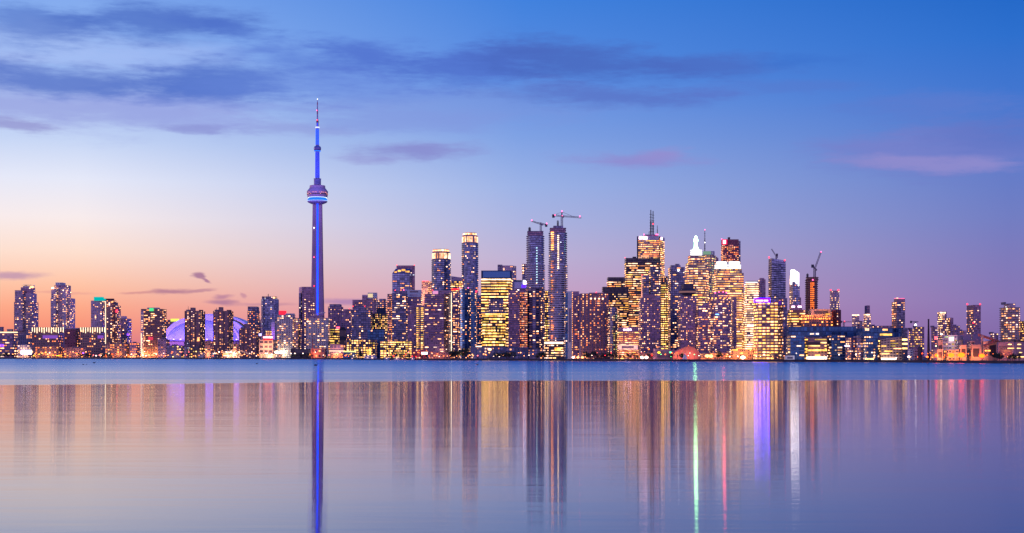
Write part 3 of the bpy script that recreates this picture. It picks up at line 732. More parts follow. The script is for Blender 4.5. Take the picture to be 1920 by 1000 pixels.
def finned(label, x0, x1, violet):
    a = B('loft_block', label, 1, (x0 + x1) / 2)
    a.block(x0, x1, 614, w='brick', st='warm', rp=4.6, cp=4.2, p=.16, dd=30)
    n = int((x1 - x0) / 4.4)
    for i in range(n + 1):
        x = x0 + .6 + (x1 - x0 - 1.4) * i / n
        a.panel(x - .45, x + .45, 614.2, 622 + (i % 3) * 1.5, emis('fin_glow', (1, .78, .50), 2.6), 'fin_light', oy=-.8, depth=.7)
    a.panel(violet[0], violet[1], 629, 635, emis('violet_wash', (.35, .12, .75), .7), 'violet_wash_panel', oy=-.4, depth=.3); a.done()  # emissive panel stands in for violet light falling on the wall
finned('wide brick loft block with glowing vertical fins, left of the second tall tower', 60, 119.5, (80, 108))
finned('narrower brick loft block with glowing vertical fins, below the teal crowned tower', 151, 197, (183, 194))
a = B('brick_block', 'plain dark brick block between the two finned loft blocks', 1, 136)
a.block(120.5, 150.5, 617, w='maroon', st='warm', rp=5, cp=5, p=.1); a.block(127, 150, 615, yb=617, part='penthouse', w='grey', st=None, oy=6, dd=12); a.done()
a = B('condo_tower', 'condo tower with a teal lit crown, third cluster from the left', 2, 194)
a.block(170.5, 199, 564, w='grey', rp=3.3, cp=3.6, p=.22, dd=26, oy=5); a.block(196, 218, 563, w='brown', rp=3.3, cp=3.4, p=.32, dd=26, oy=-2)
a.block(210, 226.5, 573, part='wing', w='brown', rp=3.3, cp=3.4, p=.25, dd=24, oy=8); a.unit(196, 212, 560.5, 564, w='maroon'); a.unit(212, 219, 568, 574, oy=12)
a.panel(197.3, 198.4, 565, 650, emis('stair_glow', (1, .8, .55), 1.8), 'stair_light', oy=-3)
a.panel(204, 206, 569, 573, pmat('w5'), 'crown_light', oy=-3); a.panel(208, 212, 565.5, 567.5, pmat('w1'), 'crown_light', oy=-3)
b = MB(); b.box((a.X(176, 2), 2, a.Z(564, 2)), (a.X(191, 2), 16, a.Z(557, 2))); b.box((a.X(191.1, 2), 4, a.Z(564, 2)), (a.X(198, 2), 14, a.Z(560.5, 2)))
b.build('teal_crown', emis('crown_teal', (.0, .62, .60), .8), a.root); a.panel(217, 221, 581, 586, pmat('r1'), 'red_light', oy=5); a.done()
a = B('condo_tower', 'shorter condo tower just right of the teal crowned tower', 2, 236)
a.block(226.8, 246.5, 598, w='violet', rp=3.4, cp=3.4, p=.2, dd=28, oy=22, slab=.5, slabc='grey'); a.block(227, 238, 593, yb=598, part='penthouse', w='grey', st=None, oy=26, dd=14)
a.panel(238, 242, 626, 629.5, pmat('v1'), 'violet_light', oy=20); a.done()
a = B('apartment_block', 'wide apartment block with a small green sign on its roof, left of the dome', 1, 288)
a.block(264.5, 312, 580, w='brown', rp=3.4, cp=4.2, p=.34, run=2, dd=30, oy=2, slab=.5, slabc='brown'); a.block(264, 271, 583, w='concrete', rp=3.4, cp=4, p=.4, oy=-3, dd=8, part='wing')
a.block(276, 300, 577, yb=580, part='penthouse', w='grey', st=None, oy=6, dd=14); a.panel(280, 288, 578, 583.5, emis('green_sign', (.08, .8, .28), 1.2), 'green_sign', oy=-1)
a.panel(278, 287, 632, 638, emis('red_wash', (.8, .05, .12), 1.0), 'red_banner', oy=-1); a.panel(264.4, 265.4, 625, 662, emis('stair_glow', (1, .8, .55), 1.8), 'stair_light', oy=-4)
a.lamp(272, 664, (1, .45, .12), 32000); a.lamp(290, 664, (1, .45, .12), 32000); a.done()
a = B('office_block', 'office block with a yellow green lit roof edge peeking behind the dome', 9, 325)
a.block(311, 340, 600, w='brown', st='warm', rp=4, cp=4, p=.25)
a.panel(320, 336, 598, 603, emis('lime_sign', (.72, .85, .12), 1.4), 'lime_roof_light'); a.done()
def slab_tower(label, x0, x1, yt, ph, L=1, w='brown', p=.24, cp=3.6, ph_t=577):
    a = B('apartment_tower', label, L, (x0 + x1) / 2)
    a.block(x0, x1, yt + 1, w=w, st='condo', rp=3.1, cp=cp, p=p, dd=34, sidep=.2, pier=9, pierc='brown')
    a.block(ph[0], ph[1], ph_t, yb=yt + 1, part='penthouse', w=w, st=None, oy=7, dd=12)
    a.unit(x0 + 2, ph[0] - .5, yt - .8, yt + 1, oy=5, w='grey'); a.unit(ph[1] + 6, x1 - 5, yt - .4, yt + 1, oy=9, w='brown'); return a
a = slab_tower('brown slab tower in front of the left half of the violet dome', 347, 384, 582, (357, 367)); a.mast(353, 574, 582, .5); a.panel(370, 374, 633, 640, pmat('w1'), 'balcony_light'); a.done()
a = slab_tower('brown slab tower in front of the right half of the violet dome', 400.5, 437, 582, (410, 419), ph_t=576); a.mast(406, 577, 582, .5); a.done()
a = slab_tower('low brown slab tower at the right foot of the violet dome', 449, 488, 615, (458, 469), ph_t=607.5, L=1, p=.2); a.done()
a = B('office_tower', 'dark blue office block behind the low brown slab tower', 4, 475)
a.block(464, 487, 583, w='navy', st='warm', rp=3.6, cp=3.6, p=.35, dd=30); a.block(464.5, 486, 575, yb=583, part='crown', w='navy', st=None, oy=3, dd=22); a.done()
a = B('office_tower', 'smooth blue glass tower with rounded shoulders, left of the observation tower', 5, 506)
a.block(489.5, 523, 561, w='blue', st='cool', rp=3.4, cp=4, p=.05, dd=34, round_=True); a.block(491, 520, 556, yb=562, part='crown', w='navy', st='cool', rp=4, cp=4, p=.2, oy=4, dd=24)
a.mast(503, 551, 556, .9); a.panel(512, 516, 557, 560, pmat('w2'), 'crown_light', oy=2); a.done()
a = B('office_block', 'office block topped by a glowing red band behind the pale balcony condo', 6, 529)
a.block(520.5, 538, 590, w='maroon', st='warm', rp=3.6, cp=4, p=.2); a.panel(521, 537, 583, 590, emis('red_band', (.9, .02, .05), 1.6), 'red_crown', oy=1, depth=3); a.done()
a = B('condo_tower', 'pale balcony condo with stepped right shoulder, left of the observation tower', 1, 541)
a.block(519.5, 553, 591, w='pale', st='condo', rp=3.9, cp=4, p=.26, dd=24, slab=1.1, slabc='concrete', ww=.8); a.block(548, 562.5, 597, part='wing', w='grey', st='condo', rp=3.9, cp=3.6, p=.3, oy=7, dd=22, slab=.8)
a.block(535, 553, 588, yb=591, part='penthouse', w='pale', st=None, oy=7, dd=12); a.block(560, 566, 608, part='wing', w='dark', st='condo', rp=3.9, cp=4, p=.2, oy=10, dd=16)
a.lamp(529, 662, (1, .8, .55), 30000); a.done()
a = B('broadcast_building', 'peach lit hall with a red and white sign, left of the pale balcony condo', 0, 502)
a.block(486, 520, 637.5, w='stone', st='warm', rp=9, cp=8, p=.1, dd=40); a.panel(493.5, 511.5, 631, 634.5, emis('pink_white_sign', (1, .22, .25), 6), 'sign'); a.panel(494, 511.5, 635, 638, emis('sign_red', (.8, .02, .05), 1.6), 'sign_band')
a.block(498, 509, 620, yb=637.5, part='upper_floor', w='stone', st='gold', rp=4, cp=3.5, p=.8, oy=4, dd=16); a.panel(485.5, 490.5, 625.5, 630, emis('blue_sign', (.4, .35, 1), 3.2), 'blue_sign'); a.lamp(496, 650, (1, .42, .18), 18000); a.lamp(512, 648, (1, .42, .18), 18000); a.done()
a = B('hall_block', 'small violet lit block above the peach hall with the red sign', 1, 514)
a.block(508.5, 519, 605, w='pale', st=None, dd=20, oy=3); a.lamp(513, 625, (.5, .12, 1), 18000, oy=-12); a.done()
a = B('condo_tower', 'slim mauve tower touching the left side of the observation tower shaft', 7, 573)
a.block(560.5, 590, 538, xs=566, sd='L', w='violet', st='white', rp=3.7, cp=4.2, p=.3, dd=24, sidep=.06, skip=6); a.block(560.3, 567, 550, part='wing', w='navy', st='cool', rp=3.7, cp=3, p=.15, oy=-2, dd=20); a.done()
a = B('condo_tower', 'pale balcony condo with a curved roof wing at the foot of the observation tower', 1, 596)
a.block(575, 618.5, 597, w='pale', st='condo', rp=3.9, cp=4.1, p=.26, dd=22, slab=1.1, slabc='concrete', ww=.8); a.block(579, 607, 591, yb=597, part='penthouse', w='violet', st=None, oy=5, dd=12)
b = MB(); pr = None
for i in range(9):
    q = i / 8; x = a.X(590 + 20 * q, 5); zz = a.Z(590.5 - 5 * math.sin(q * 1.9), 5)
    if pr: b.quad([(pr[0], 4, pr[1]), (x, 4, zz), (x, 16, zz), (pr[0], 16, pr[1])]); b.quad([(pr[0], 4, pr[1] - 1.6), (x, 4, zz - 1.6), (x, 4, zz), (pr[0], 4, pr[1])])
    pr = (x, zz)
b.build('curved_roof', plain('roof_pale', (.5, .42, .46), .6), a.root); a.done()
a = B('office_tower', 'mauve office tower with a comb like crown, right of the observation tower', 5, 629)
a.block(615.5, 643, 575, w='violet', st='condo', rp=3.8, cp=3.6, p=.24, dd=26, pier=4, pierc='violet'); a.block(618, 640, 570.5, yb=575, part='crown', w='navy', st=None, oy=3, dd=18, pier=2, pierc='violet'); a.done()
a = B('condo_tower', 'mid height condo right of the comb crowned tower', 4, 651)
a.block(640.5, 661, 580, w='violet', st='condo', rp=3.7, cp=3.7, p=.22, dd=24); a.beacon(655, 579, 1.0); a.done()
a = B('office_block', 'yellow lit office floors beneath a small red sign, right of the curved roof condo', 2, 627)
a.block(618, 637, 616, w='dark', st='gold', rp=4.4, cp=3.5, p=.85, run=3, dd=18); a.panel(630.5, 637, 613, 616.5, emis('sign_red2', (1, .08, .15), 3.5), 'red_sign'); a.done()
a = B('plant_block', 'windowless dark box block right of the small red sign', 2, 643)
a.block(636, 649.5, 616, w='dark', st='condo', rp=18, cp=20, p=0); a.unit(638, 645, 614, 616, w='dark'); a.done()
a = B('ferry_hall', 'low hall with a violet roof behind orange quay lamps, right of the tower foot', 0, 633)
a.block(619, 649, 645, w='violet', st='warm', rp=9, cp=6, p=.2, dd=30, yt2=647); a.panel(617, 645, 657, 659.6, emis('canopy_pink', (1, .6, .45), 1.4), 'canopy_light', depth=2); a.lamp(630, 661, (1, .5, .25), 24000); a.done()
a = B('boathouse', 'long dark quay shed under the curved roof condo', 0, 562, 'shed')
a.block(545, 583, 653, w='dark', st='warm', rp=9, cp=8, p=.06, dd=24, yt2=655); a.done()
a = B('brick_hall', 'reddish low brick hall by the quay right of a thin red mast', 0, 600)
a.block(583, 613, 654, w='brick', st='warm', rp=9, cp=6, p=.15, dd=24); a.lamp(588, 664, (1, .3, .15), 16000); a.done()
a = B('flag_mast', 'thin dark red mast standing on the quay before the curved roof condo', 0, 586, 'mast', Y=shore(586) + 18)
b = MB(); zt = a.Z(628); b.lathe([(.75, 0), (.6, zt * .6), (.4, zt)], 8); b.build('pole', plain('mast_red', (.2, .05, .06), .7), a.root); b = MB(); b.lathe([(1.1, 0), (1.1, .6)], 8); b.build('foot', plain('steel_dark', (.05, .05, .06), .5, .6), a.root)
a = B('glass_pavilion', 'bright quay pavilion under twin white floodlights', 0, 508, 'pavilion', Y=shore(508) + 26)
a.block(486, 531, 664, w='stone', st='white2', rp=4, cp=3, p=.55, dd=16); a.lamp(505, 668, (1, .7, .45), 18000, oy=-5); a.done()
a = B('restaurant_pavilion', 'glowing terraced quay restaurant at the foot of the right brown slab tower', 0, 434, 'pavilion', Y=shore(434) + 26)
a.block(418, 450, 659, w='stone', st='white', rp=3, cp=3.4, p=.8, run=4, dd=16); a.block(424, 444, 656, yb=659, part='upper_terrace', w='stone', st='white', rp=3, cp=3, p=.6, oy=3, dd=8)
b = MB(); b.quad([(a.X(450), -2, a.Z(656.5)), (a.X(468), -2, a.Z(664)), (a.X(468), 10, a.Z(664)), (a.X(450), 10, a.Z(656.5))]); b.quad([(a.X(450), -2, a.Z(658.5)), (a.X(468), -2, a.Z(666)), (a.X(468), -2, a.Z(664)), (a.X(450), -2, a.Z(656.5))])
b.build('sloping_roof', plain('roof_warm', (.5, .33, .25), .6), a.root); a.lamp(438, 664, (1, .7, .4), 24000, oy=-6); a.done()
for (x0, x1, yt, w, st, p, lab) in [(243, 262, 643, 'violet', 'orange', .3, 'small quay block with orange lamps, left of the green sign block'), (296, 318, 636, 'violet', 'warm', .1, 'low faceted block at the left foot of the dome'),
        (313, 346, 648, 'navy', 'gold', .25, 'dark low terminal with scattered yellow lights before the dome'), (345, 356, 642, 'navy', 'cool', .12, 'short navy block at the foot of the left brown slab tower'),
        (357, 384, 652, 'dark', 'gold', .3, 'dark quay block with yellow lit bays below the left brown slab tower'), (33, 60, 647, 'concrete', 'white', .5, 'quay block with bright white signs below the leftmost condo tower'),
        (372, 408, 661, 'navy', 'condo', .2, 'dark boat shed between the two brown slab towers'), (197, 244, 645, 'brick', 'orange', .3, 'long brick warehouse with orange lamps below the teal crowned tower'),
        (66, 118, 650, 'brick', 'orange', .25, 'long low brick terminal below the finned loft block'), (120, 168, 652, 'brown', 'orange', .25, 'low brown terminal with orange lamps, between the finned blocks'),
        (384, 400, 640, 'brick', 'peach', .3, 'orange lit drum block between the two brown slab towers'), (437, 449, 645, 'brick', 'peach', .3, 'orange lit annex right of the right brown slab tower')]:
    a = B('quay_building', lab, 0, (x0 + x1) / 2, group='low quay buildings'); a.block(x0, x1, yt, w=w, st=st, rp=4.4, cp=4.6, p=p, dd=22)
    a.unit(x0 + (x1 - x0) * .3, x0 + (x1 - x0) * .55, yt - 1.5, yt, w='grey'); a.lamp((x0 + x1) / 2, 666, (1, .5, .22), 7000, oy=-6); a.done()
# ------------------------------------------------------------------ centre left
a = B('condo_tower', 'stepped condo with a bright cream box on its roof, left of the slanted crown tower', 5, 684)
a.block(661, 708, 563, w='violet', st='condo', rp=3.7, cp=3.8, p=.2, dd=24, slab=.5, slabc='grey'); a.block(679, 708, 556, yb=563, part='setback', w='violet', st='condo', rp=3.7, cp=4, p=.2, oy=3, dd=18)
a.block(679, 690, 553, yb=556, part='penthouse', w='grey', st=None, oy=5, dd=12); a.block(689.5, 707.5, 549, yb=560, part='roof_box', w='pale', st=None, oy=-2, dd=10); a.panel(690, 699, 551, 558, emis('box_glow', (1, .76, .45), .9), 'roof_box_light', oy=-2.2); a.done()
a = B('condo_tower', 'navy glass condo with dark penthouse and pale floor lines, left of the yellow lit offices', 2, 679)
a.block(659, 698, 582, w='navy', st='condo', rp=4.0, cp=4.4, p=.16, dd=24, slab=1.0, slabc='blue'); a.block(664, 686, 575, yb=582, part='penthouse', w='navy', st=None, oy=4, dd=14, slab=.5, slabc='blue'); a.beacon(662, 574.5, 1.0); a.beacon(684, 574.5, 1.0); a.done()
a = B('office_block', 'dark block with an arched top behind the yellow lit mid rise', 4, 717)
a.block(708, 726.5, 563, w='navy', st='warm', rp=4, cp=3.6, p=.22); a.block(711, 724, 560.5, yb=563, part='penthouse', w='navy', st=None, oy=3, dd=12); a.done()
a = B('office_block', 'dense yellow lit mid rise office left of the pink edged condo', 3, 712)
a.block(698, 727, 588, w='dark', st='gold', rp=3.6, cp=2.8, p=.6, dd=18); a.unit(706, 722, 578, 588, w='navy'); a.done()
a = B('office_tower', 'indigo glass tower with a slanted lit crown and a darker slab behind it', 5, 756)
a.block(743, 778, 498, part='rear_slab', w='violet', st='cool', rp=4, cp=5, p=.03, dd=20, oy=22, xs=744, sd='L'); a.block(735.5, 772, 513, w='blue', st='warm', rp=4.2, cp=4.4, p=.10, dd=20, xs=768, sd='R', run=3)
b = MB(); X = a.X; Z = a.Z
b.quad([(X(735.5), 0, Z(513)), (X(768), 0, Z(513)), (X(770, 12), 12, Z(504, 12)), (X(742, 12), 12, Z(504, 12))]); b.quad([(X(735.5), 0, Z(513)), (X(742, 12), 12, Z(504, 12)), (X(742, 12), 12, Z(513, 12))]); b.quad([(X(768), 0, Z(513)), (X(770, 12), 12, Z(513, 12)), (X(770, 12), 12, Z(504, 12))])
b.build('slanted_crown', plain('crown_glass', (.12, .13, .28), .2, .5), a.root)
for x0, x1, y0, y1 in ((739, 744, 509, 511.5), (746, 752, 506.5, 510), (753, 760, 505, 508.5), (760, 768, 508, 511)): a.panel(x0, x1, y0, y1, pmat('y2'), 'crown_light', oy=-.4)
for x in (744, 777): a.beacon(x, 497.5, 1.0, 'red', 20)
a.done()
a = B('condo_tower', 'dark balcony condo with a pink edged left wing, beneath the slanted crown tower', 2, 747)
a.block(735, 764, 551, w='navy', st='condo', rp=4.0, cp=4.0, p=.2, run=2, dd=26, slab=.8, slabc='blue'); a.block(740, 763, 545, yb=551, part='penthouse', w='navy', st=None, oy=4, dd=14)
a.block(726.5, 735.5, 552, part='wing', w='stone', st='peach', rp=4, cp=4, p=.6, oy=3, dd=20, slab=.8, slabc='stone'); a.beacon(757, 544, 1.2, 'pink'); a.beacon(741, 544.5, 1); a.done()
a = B('office_block', 'lilac topped office with dark window bands, left of the pink lit slim tower', 3, 777)
a.block(763, 791, 557, w='violet', st='white', rp=4, cp=3.6, p=.3, dd=20); a.block(763.3, 790.5, 544, yb=557, part='crown', w='pale', st=None, rp=6, cp=40, oy=-1, dd=16); a.done()
a = B('office_block', 'narrow office with two ladder like strips of yellow windows, beneath the lilac topped office', 2, 784)
a.block(764, 797, 573, w='violet', st='condo', rp=4, cp=4, p=.12, dd=16)
for x in (780, 788.5): a.block(x, x + 5.5, 576, part='window_bay', w='dark', st='gold', rp=3.8, cp=5.5, p=.95, rowvar=.05, oy=-2, dd=4, slab=.3, ww=.8)
a.done()
a = B('office_tower', 'slim tower with a peach lit left face and dark right face', 6, 800)
a.block(790.5, 810, 527, xs=802.5, sd='R', w='stone', st='peach', rp=3.4, cp=3, p=.75, dd=16, sidep=.1); a.lamp(790, 560, (1, .5, .4), 96000, oy=-18); a.panel(792, 803, 526.5, 527.6, emis('sign_red2', (1, .08, .15), 3.5), 'red_rim'); a.done()
def lit_crown(label, x0, x1, yt, yc, L, p):
    a = B('condo_tower', label, L, (x0 + x1) / 2)
    a.block(x0, x1, yc, w='blue', st='condo', rp=3.7, cp=3.6, p=p, dd=34, round_=True, slab=.6, slabc='blue', run=2)
    a.block(x0 + .6, x1 - .6, yt + 5, yb=yc, part='crown', w='stone', st='crown', rp=yc - yt - 5, cp=2.2, p=.8, ww=.45, wh=.86, round_=True, dd=32, oy=1, rowvar=.1)
    a.block(x0 + 2, x1 - 3, yt, yb=yt + 5, part='crown_top', w='stone', st='crown', rp=5, cp=3, p=1, ww=.96, wh=.7, round_=True, dd=26, oy=4, rowvar=.0); a.done()
lit_crown('round shouldered blue glass tower with a glowing crown, shorter of the lit crown pair', 809.5, 845, 467, 487, 4, .1)
lit_crown('slim round blue glass tower with a glowing crown, taller of the lit crown pair', 866, 896.5, 436, 456, 4, .12)
a = B('office_block', 'slanted grey roof office with warm upper floors, between the lit crown pair', 6, 856)
a.block(844, 867, 527, w='navy', st='gold', rp=4, cp=3, p=.8, run=3, dd=16); a.block(846, 868, 518, yb=527, part='sloped_roof', yt2=521, w='grey', st=None, oy=2, dd=12); a.panel(846, 866, 541, 545, emis('red_band', (.9, .03, .07), 1.0), 'red_light'); a.done()
a = B('condo_tower', 'banded condo with a pink lit penthouse, below the shorter lit crown tower', 1, 824)
a.block(796, 847, 552, xs=832, sd='R', w='violet', st='condo', rp=3.9, cp=4.1, p=.16, dd=20, slab=1.0, slabc='violet', run=2, sidep=.25); a.block(824, 846, 545, yb=552, part='penthouse', w='violet', st='condo', rp=3.6, cp=4, p=.1, oy=5, dd=12, slab=.6)
a.block(811, 822, 545.5, yb=552, part='lantern', w='pale', st=None, oy=-1, dd=8); a.panel(811.3, 821.5, 546, 551.6, emis('pink_lantern', (1, .38, .72), .9), 'lantern_light', oy=-1.2); a.beacon(811, 544.5, 1); a.panel(845.6, 847, 548, 660, emis('stair_glow', (1, .8, .55), 1.8), 'stair_light', oy=16)
a.lamp(835, 662, (1, .5, .35), 16000); a.done()
a = B('condo_tower', 'cluster condo with warm lit living rooms under the slanted roof office', 2, 853)
a.block(845, 863, 547, w='violet', st='condo', rp=4, cp=3.8, p=.42, dd=20, run=2); a.done()
a = B('condo_tower', 'teal black glass condo with a rounded top, beneath the taller lit crown tower', 1, 872)
a.block(860, 884, 541, w='teal', st='condo', rp=4.0, cp=3.8, p=.2, dd=30, round_=True); a.block(880, 894, 545, part='wing', w='teal', st='condo', rp=4, cp=3.6, p=.22, oy=8, dd=20); a.beacon(862, 540, 1.1, 'pink'); a.beacon(878, 540, 1.1, 'pink'); a.beacon(893, 547, 1.6); a.done()
a = B('office_block', 'dim glass block squeezed left of the bright glass office', 3, 898)
a.block(892, 905, 554, w='teal', st='warm', rp=3.8, cp=3, p=.3, dd=14); a.done()
# bright glass office
a = B('office_tower', 'brilliantly lit glass office with a plain blue top band, brightest wide facade left of centre', 2, 931)
a.block(902, 960, 522, w='dark', st='white2', rp=5.3, cp=3.6, p=.92, run=5, rowvar=.12, wh=.5, ww=.9, dd=30, xs=957, sd='R'); a.block(902.2, 959.8, 507.5, yb=522, part='blue_band', w='teal', st=None, oy=-.5, dd=26, rp=15, cp=80)
a.block(916, 944, 561, yb=585, part='atrium', w='navy', st='condo', rp=4, cp=4, p=.3, oy=-2, dd=3); a.block(902.2, 950, 585, yb=588, part='ledge', w='navy', st=None, oy=-2.2, dd=3)
a.block(904, 948, 590, yb=650, part='glass_front', w='dark', st='gold', rp=5.3, cp=3.2, p=.9, run=3, oy=-3, dd=3, ww=.85, wh=.6, rowvar=.1); a.panel(902, 958, 523.2, 525.4, pmat('k1'), 'top_floor_light'); a.done()
a = B('office_tower', 'grey office with a small taller shaft rising behind the bright glass office', 7, 950)
a.block(941, 968, 498, w='grey', st='condo', rp=4.5, cp=4, p=.25, dd=18, xs=960, sd='R'); a.block(933, 942, 496.5, part='shaft', w='navy', st=None, oy=3, dd=10); a.panel(944, 945.5, 503, 507, pmat('w4'), 'lift_light'); a.done()
a = B('office_block', 'square blue box office carrying a white square sign', 3, 978)
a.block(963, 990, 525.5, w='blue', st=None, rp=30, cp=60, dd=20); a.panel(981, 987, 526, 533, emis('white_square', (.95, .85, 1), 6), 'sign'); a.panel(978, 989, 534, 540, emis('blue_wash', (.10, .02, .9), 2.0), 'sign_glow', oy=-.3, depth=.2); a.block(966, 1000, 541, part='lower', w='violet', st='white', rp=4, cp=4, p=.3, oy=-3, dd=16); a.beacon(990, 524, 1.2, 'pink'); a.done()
a = B('office_tower', 'thin dark block peeking out left of the first crane tower', 6, 984)
a.block(979, 991, 495, w='navy', st='condo', rp=5, cp=4, p=.35, dd=12); a.done()
# twin towers under construction
def rising(label, x0, x1, yt, L, orange):
    a = B('tower_under_construction', label, L, (x0 + x1) / 2)
    a.block(x0, x1, yt + 8, w='blue', st='cool', rp=4.1, cp=4, p=.015, dd=26, round_=True, slab=1.0, slabc='violet')
    a.block(x0 - .2, x1 + .2, 497, part='clad_floors', w='navy', st='condo', rp=4.1, cp=4, p=.05, dd=27.5, oy=-.8, round_=True, slab=1.7, slabc='white')
    a.block(x0 + 1.5, x1 - 1.5, yt, yb=yt + 8, part='core', w='violet', st=None, oy=3, dd=18, slab=.9, slabc='violet', rp=4)
    return a
a = rising('slimmer tower under construction with a small crane, left of the crane pair', 988, 1019.5, 434, 2, False)
b = MB()
for i in range(14): zz = a.Z(466 + i * 5); b.box((a.X(1006), -2.2, zz), (a.X(1007.3), -1.2, zz + 1.0))
b.build('hoist_lights', emis('hoist_cool', (.6, .95, 1), 2.6), a.root); a.mast(993, 426, 434, 1.6, part='steel_prop')
a.done()
a = rising('tallest tower under construction with orange lit edge and big crane', 1030, 1062, 428, 1, True)
a.block(1037, 1056, 423.5, yb=429, part='formwork', w='navy', st=None, oy=5, dd=14, rp=4)
for x, y0, y1, c, st in ((1046.5, 443, 505, 'k1', 3.6), (1034.5, 437, 470, 'o1', 4.0)):
    b = MB(); y = y0
    while y < y1: zz = a.Z(y); b.box((a.X(x) - .8, -1.9, zz), (a.X(x) + (.9 if c == 'k1' else 2.2), -.6, zz + .9)); y += st
    b.build('hoist_lights', pmat(c), a.root)
for y in range(475, 640, 4):
    if a.rs.random() < .75:
        b = MB(); zz = a.Z(y); b.box((a.X(1033), -1.9, zz), (a.X(1035 + a.rs.random() * 3), -.6, zz + 1.0)); b.build('work_light', pmat(a.rs.choice(['w7', 'w3', 'w6'])), a.root)
a.mast(1046, 413, 424, 1.3, part='steel_prop'); a.done()
a = B('office_tower', 'yellow lit office strip between the two towers under construction', 4, 1026)
a.block(1018, 1034, 545, w='dark', st='gold', rp=4.6, cp=3.4, p=.85, run=2, dd=10); a.done()
a = B('podium_building', 'glass podium with bright white and orange rooms under the tallest crane tower', 0, 1039)
a.block(1021, 1057, 641, w='dark', st='white', rp=4.6, cp=3.4, p=.5, run=3, dd=30); a.panel(1021, 1056, 641.5, 645, pmat('k1'), 'lobby_light'); a.panel(1040, 1051, 652, 658, pmat('o1'), 'orange_light'); a.done()
a = B('condo_tower', 'broad condo with orange lit middle bay and dark balconies, left of the tallest crane tower', 1, 986)
a.block(953.5, 974, 545, w='violet', st='condo', rp=4, cp=3.4, p=.14, dd=20, slab=.8, slabc='violet'); a.block(972, 989, 548, part='lit_bay', w='brick', st='red', rp=4, cp=2.8, p=.75, oy=4, dd=16)
a.block(988, 1020.5, 541, part='right_wing', w='navy', st='condo', rp=4.1, cp=4.4, p=.24, run=3, round_=True, dd=30, slab=1.0, slabc='violet'); a.beacon(972, 544, 1, 'white'); a.done()
# concrete slab tower and warm condos right of the crane pair
a = B('apartment_tower', 'tower with a blank pale concrete stripe down its face, right of the tallest crane tower', 0, 1072)
a.block(1058.5, 1064.5, 549, w='teal', st='white', rp=4.1, cp=5, p=.15, oy=3, dd=18); a.block(1063.5, 1072.5, 546.5, part='blank_wall', w='pale', st=None, oy=-1, dd=18, rp=400, cp=400); a.block(1072.5, 1086, 546.5, part='right_wing', w='violet', st='warm', rp=4.1, cp=3.2, p=.42, oy=1, dd=18, run=2); a.mast(1072, 545, 548, .3); a.done()
a = B('apartment_tower', 'broad dark apartment slab full of small warm windows, left of the black offices', 0, 1113)
a.block(1086.5, 1140.5, 550.5, w='brown', st='warm', rp=4.1, cp=3.6, p=.30, dd=20, pier=7.2, pierc='violet'); a.block(1104, 1133, 549, yb=551, part='penthouse', w='violet', st=None, oy=5, dd=10)
for x in (1107, 1114.5, 1122, 1129): a.panel(x, x + 2.4, 559, 561.5, pmat('k1'), 'penthouse_light')
a.beacon(1118, 548.5, .8); a.done()
a = B('condo_tower', 'dark curved condo with greenish rooms, right end of the dark apartment slab', 0, 1148)
a.block(1139.5, 1158, 576, w='navy', st='condo', rp=4.3, cp=3.4, p=.36, dd=26, round_=True); a.block(1148, 1158, 590, part='wing', w='dark', st='greenish', rp=4.3, cp=3.6, p=.6, oy=-2, dd=12); a.done()
a = B('office_tower', 'black office with stepped left shoulder, lowest of the black office trio', 4, 1155)
a.block(1128.5, 1179, 538, w='dark', st='office', rp=4.1, cp=3.4, p=.5, run=5, dd=20, skip=3); a.block(1138, 1172, 520, yb=539, part='setback', w='dark', st='office', rp=4.1, cp=3.4, p=.5, run=5, oy=10, dd=20, skip=2); a.done()
a = B('office_tower', 'tall black office with rows of gold windows, in front of the white topped tower', 5, 1205)
a.block(1171, 1238, 484, w='dark', st='office', rp=4.2, cp=3.2, p=.62, run=6, dd=24, skip=2, rowvar=.6); a.unit(1187, 1193, 482, 484, w='dark'); a.beacon(1172, 483.5, .8)
a.panel(1174, 1232, 529, 531, plain('plant_floor', (.02, .015, .03), .5), 'plant_floor'); a.done()
a = B('office_tower', 'white topped tower with twin roof antennas and a lit sign', 7, 1220)
a.block(1194.5, 1246, 450, xs=1237.5, sd='R', w='stone', st='office', rp=3.55, cp=3.2, p=.78, run=6, dd=26, rowvar=.25, sidep=.3, pierc='dark')
a.block(1194.3, 1246.3, 443.4, yb=450, part='white_band', xs=1237.5, sd='R', w='pale', st=None, oy=-.4, dd=27, rp=300, cp=400)
a.block(1207, 1234, 440, yb=444, part='roof_house', w='violet', st=None, oy=7, dd=16)
a.mast(1220.3, 394, 440, 2.0, oy=12); a.mast(1224.5, 396, 440, 1.9, oy=14); a.mast(1232.5, 423, 440, .9, oy=14); a.mast(1217, 434, 440, .7, oy=14)
a.block(1194.2, 1196.8, 443.2, part='corner_pier', w='dark', st=None, oy=-1.0, dd=3, rp=300, cp=300); a.block(1235.2, 1238, 443.2, part='corner_pier', w='dark', st='office', rp=3.55, cp=3, p=.5, oy=-1.0, dd=3)
for x in (1207.5, 1230.5, 1233): a.beacon(x, 440, 1.5, 'pink')
a.beacon(1224.5, 420, 1.5)
def text(root, s, x, y, z, size, mat, name='sign_letters', ext=.25):
    c = D.curves.new(name, 'FONT'); c.body = s; c.size = size; c.extrude = ext; c.offset = size * .02
    o = D.objects.new(name, c); COL.objects.link(o); dg = bpy.context.evaluated_depsgraph_get(); dg.update()
    me = D.meshes.new_from_object(o.evaluated_get(dg)); D.objects.remove(o)
    me.materials.clear(); me.materials.append(mat)
    q = D.objects.new(name, me); q.location = (x, y, z); q.rotation_euler = (math.radians(90), 0, 0); q.parent = root; COL.objects.link(q)
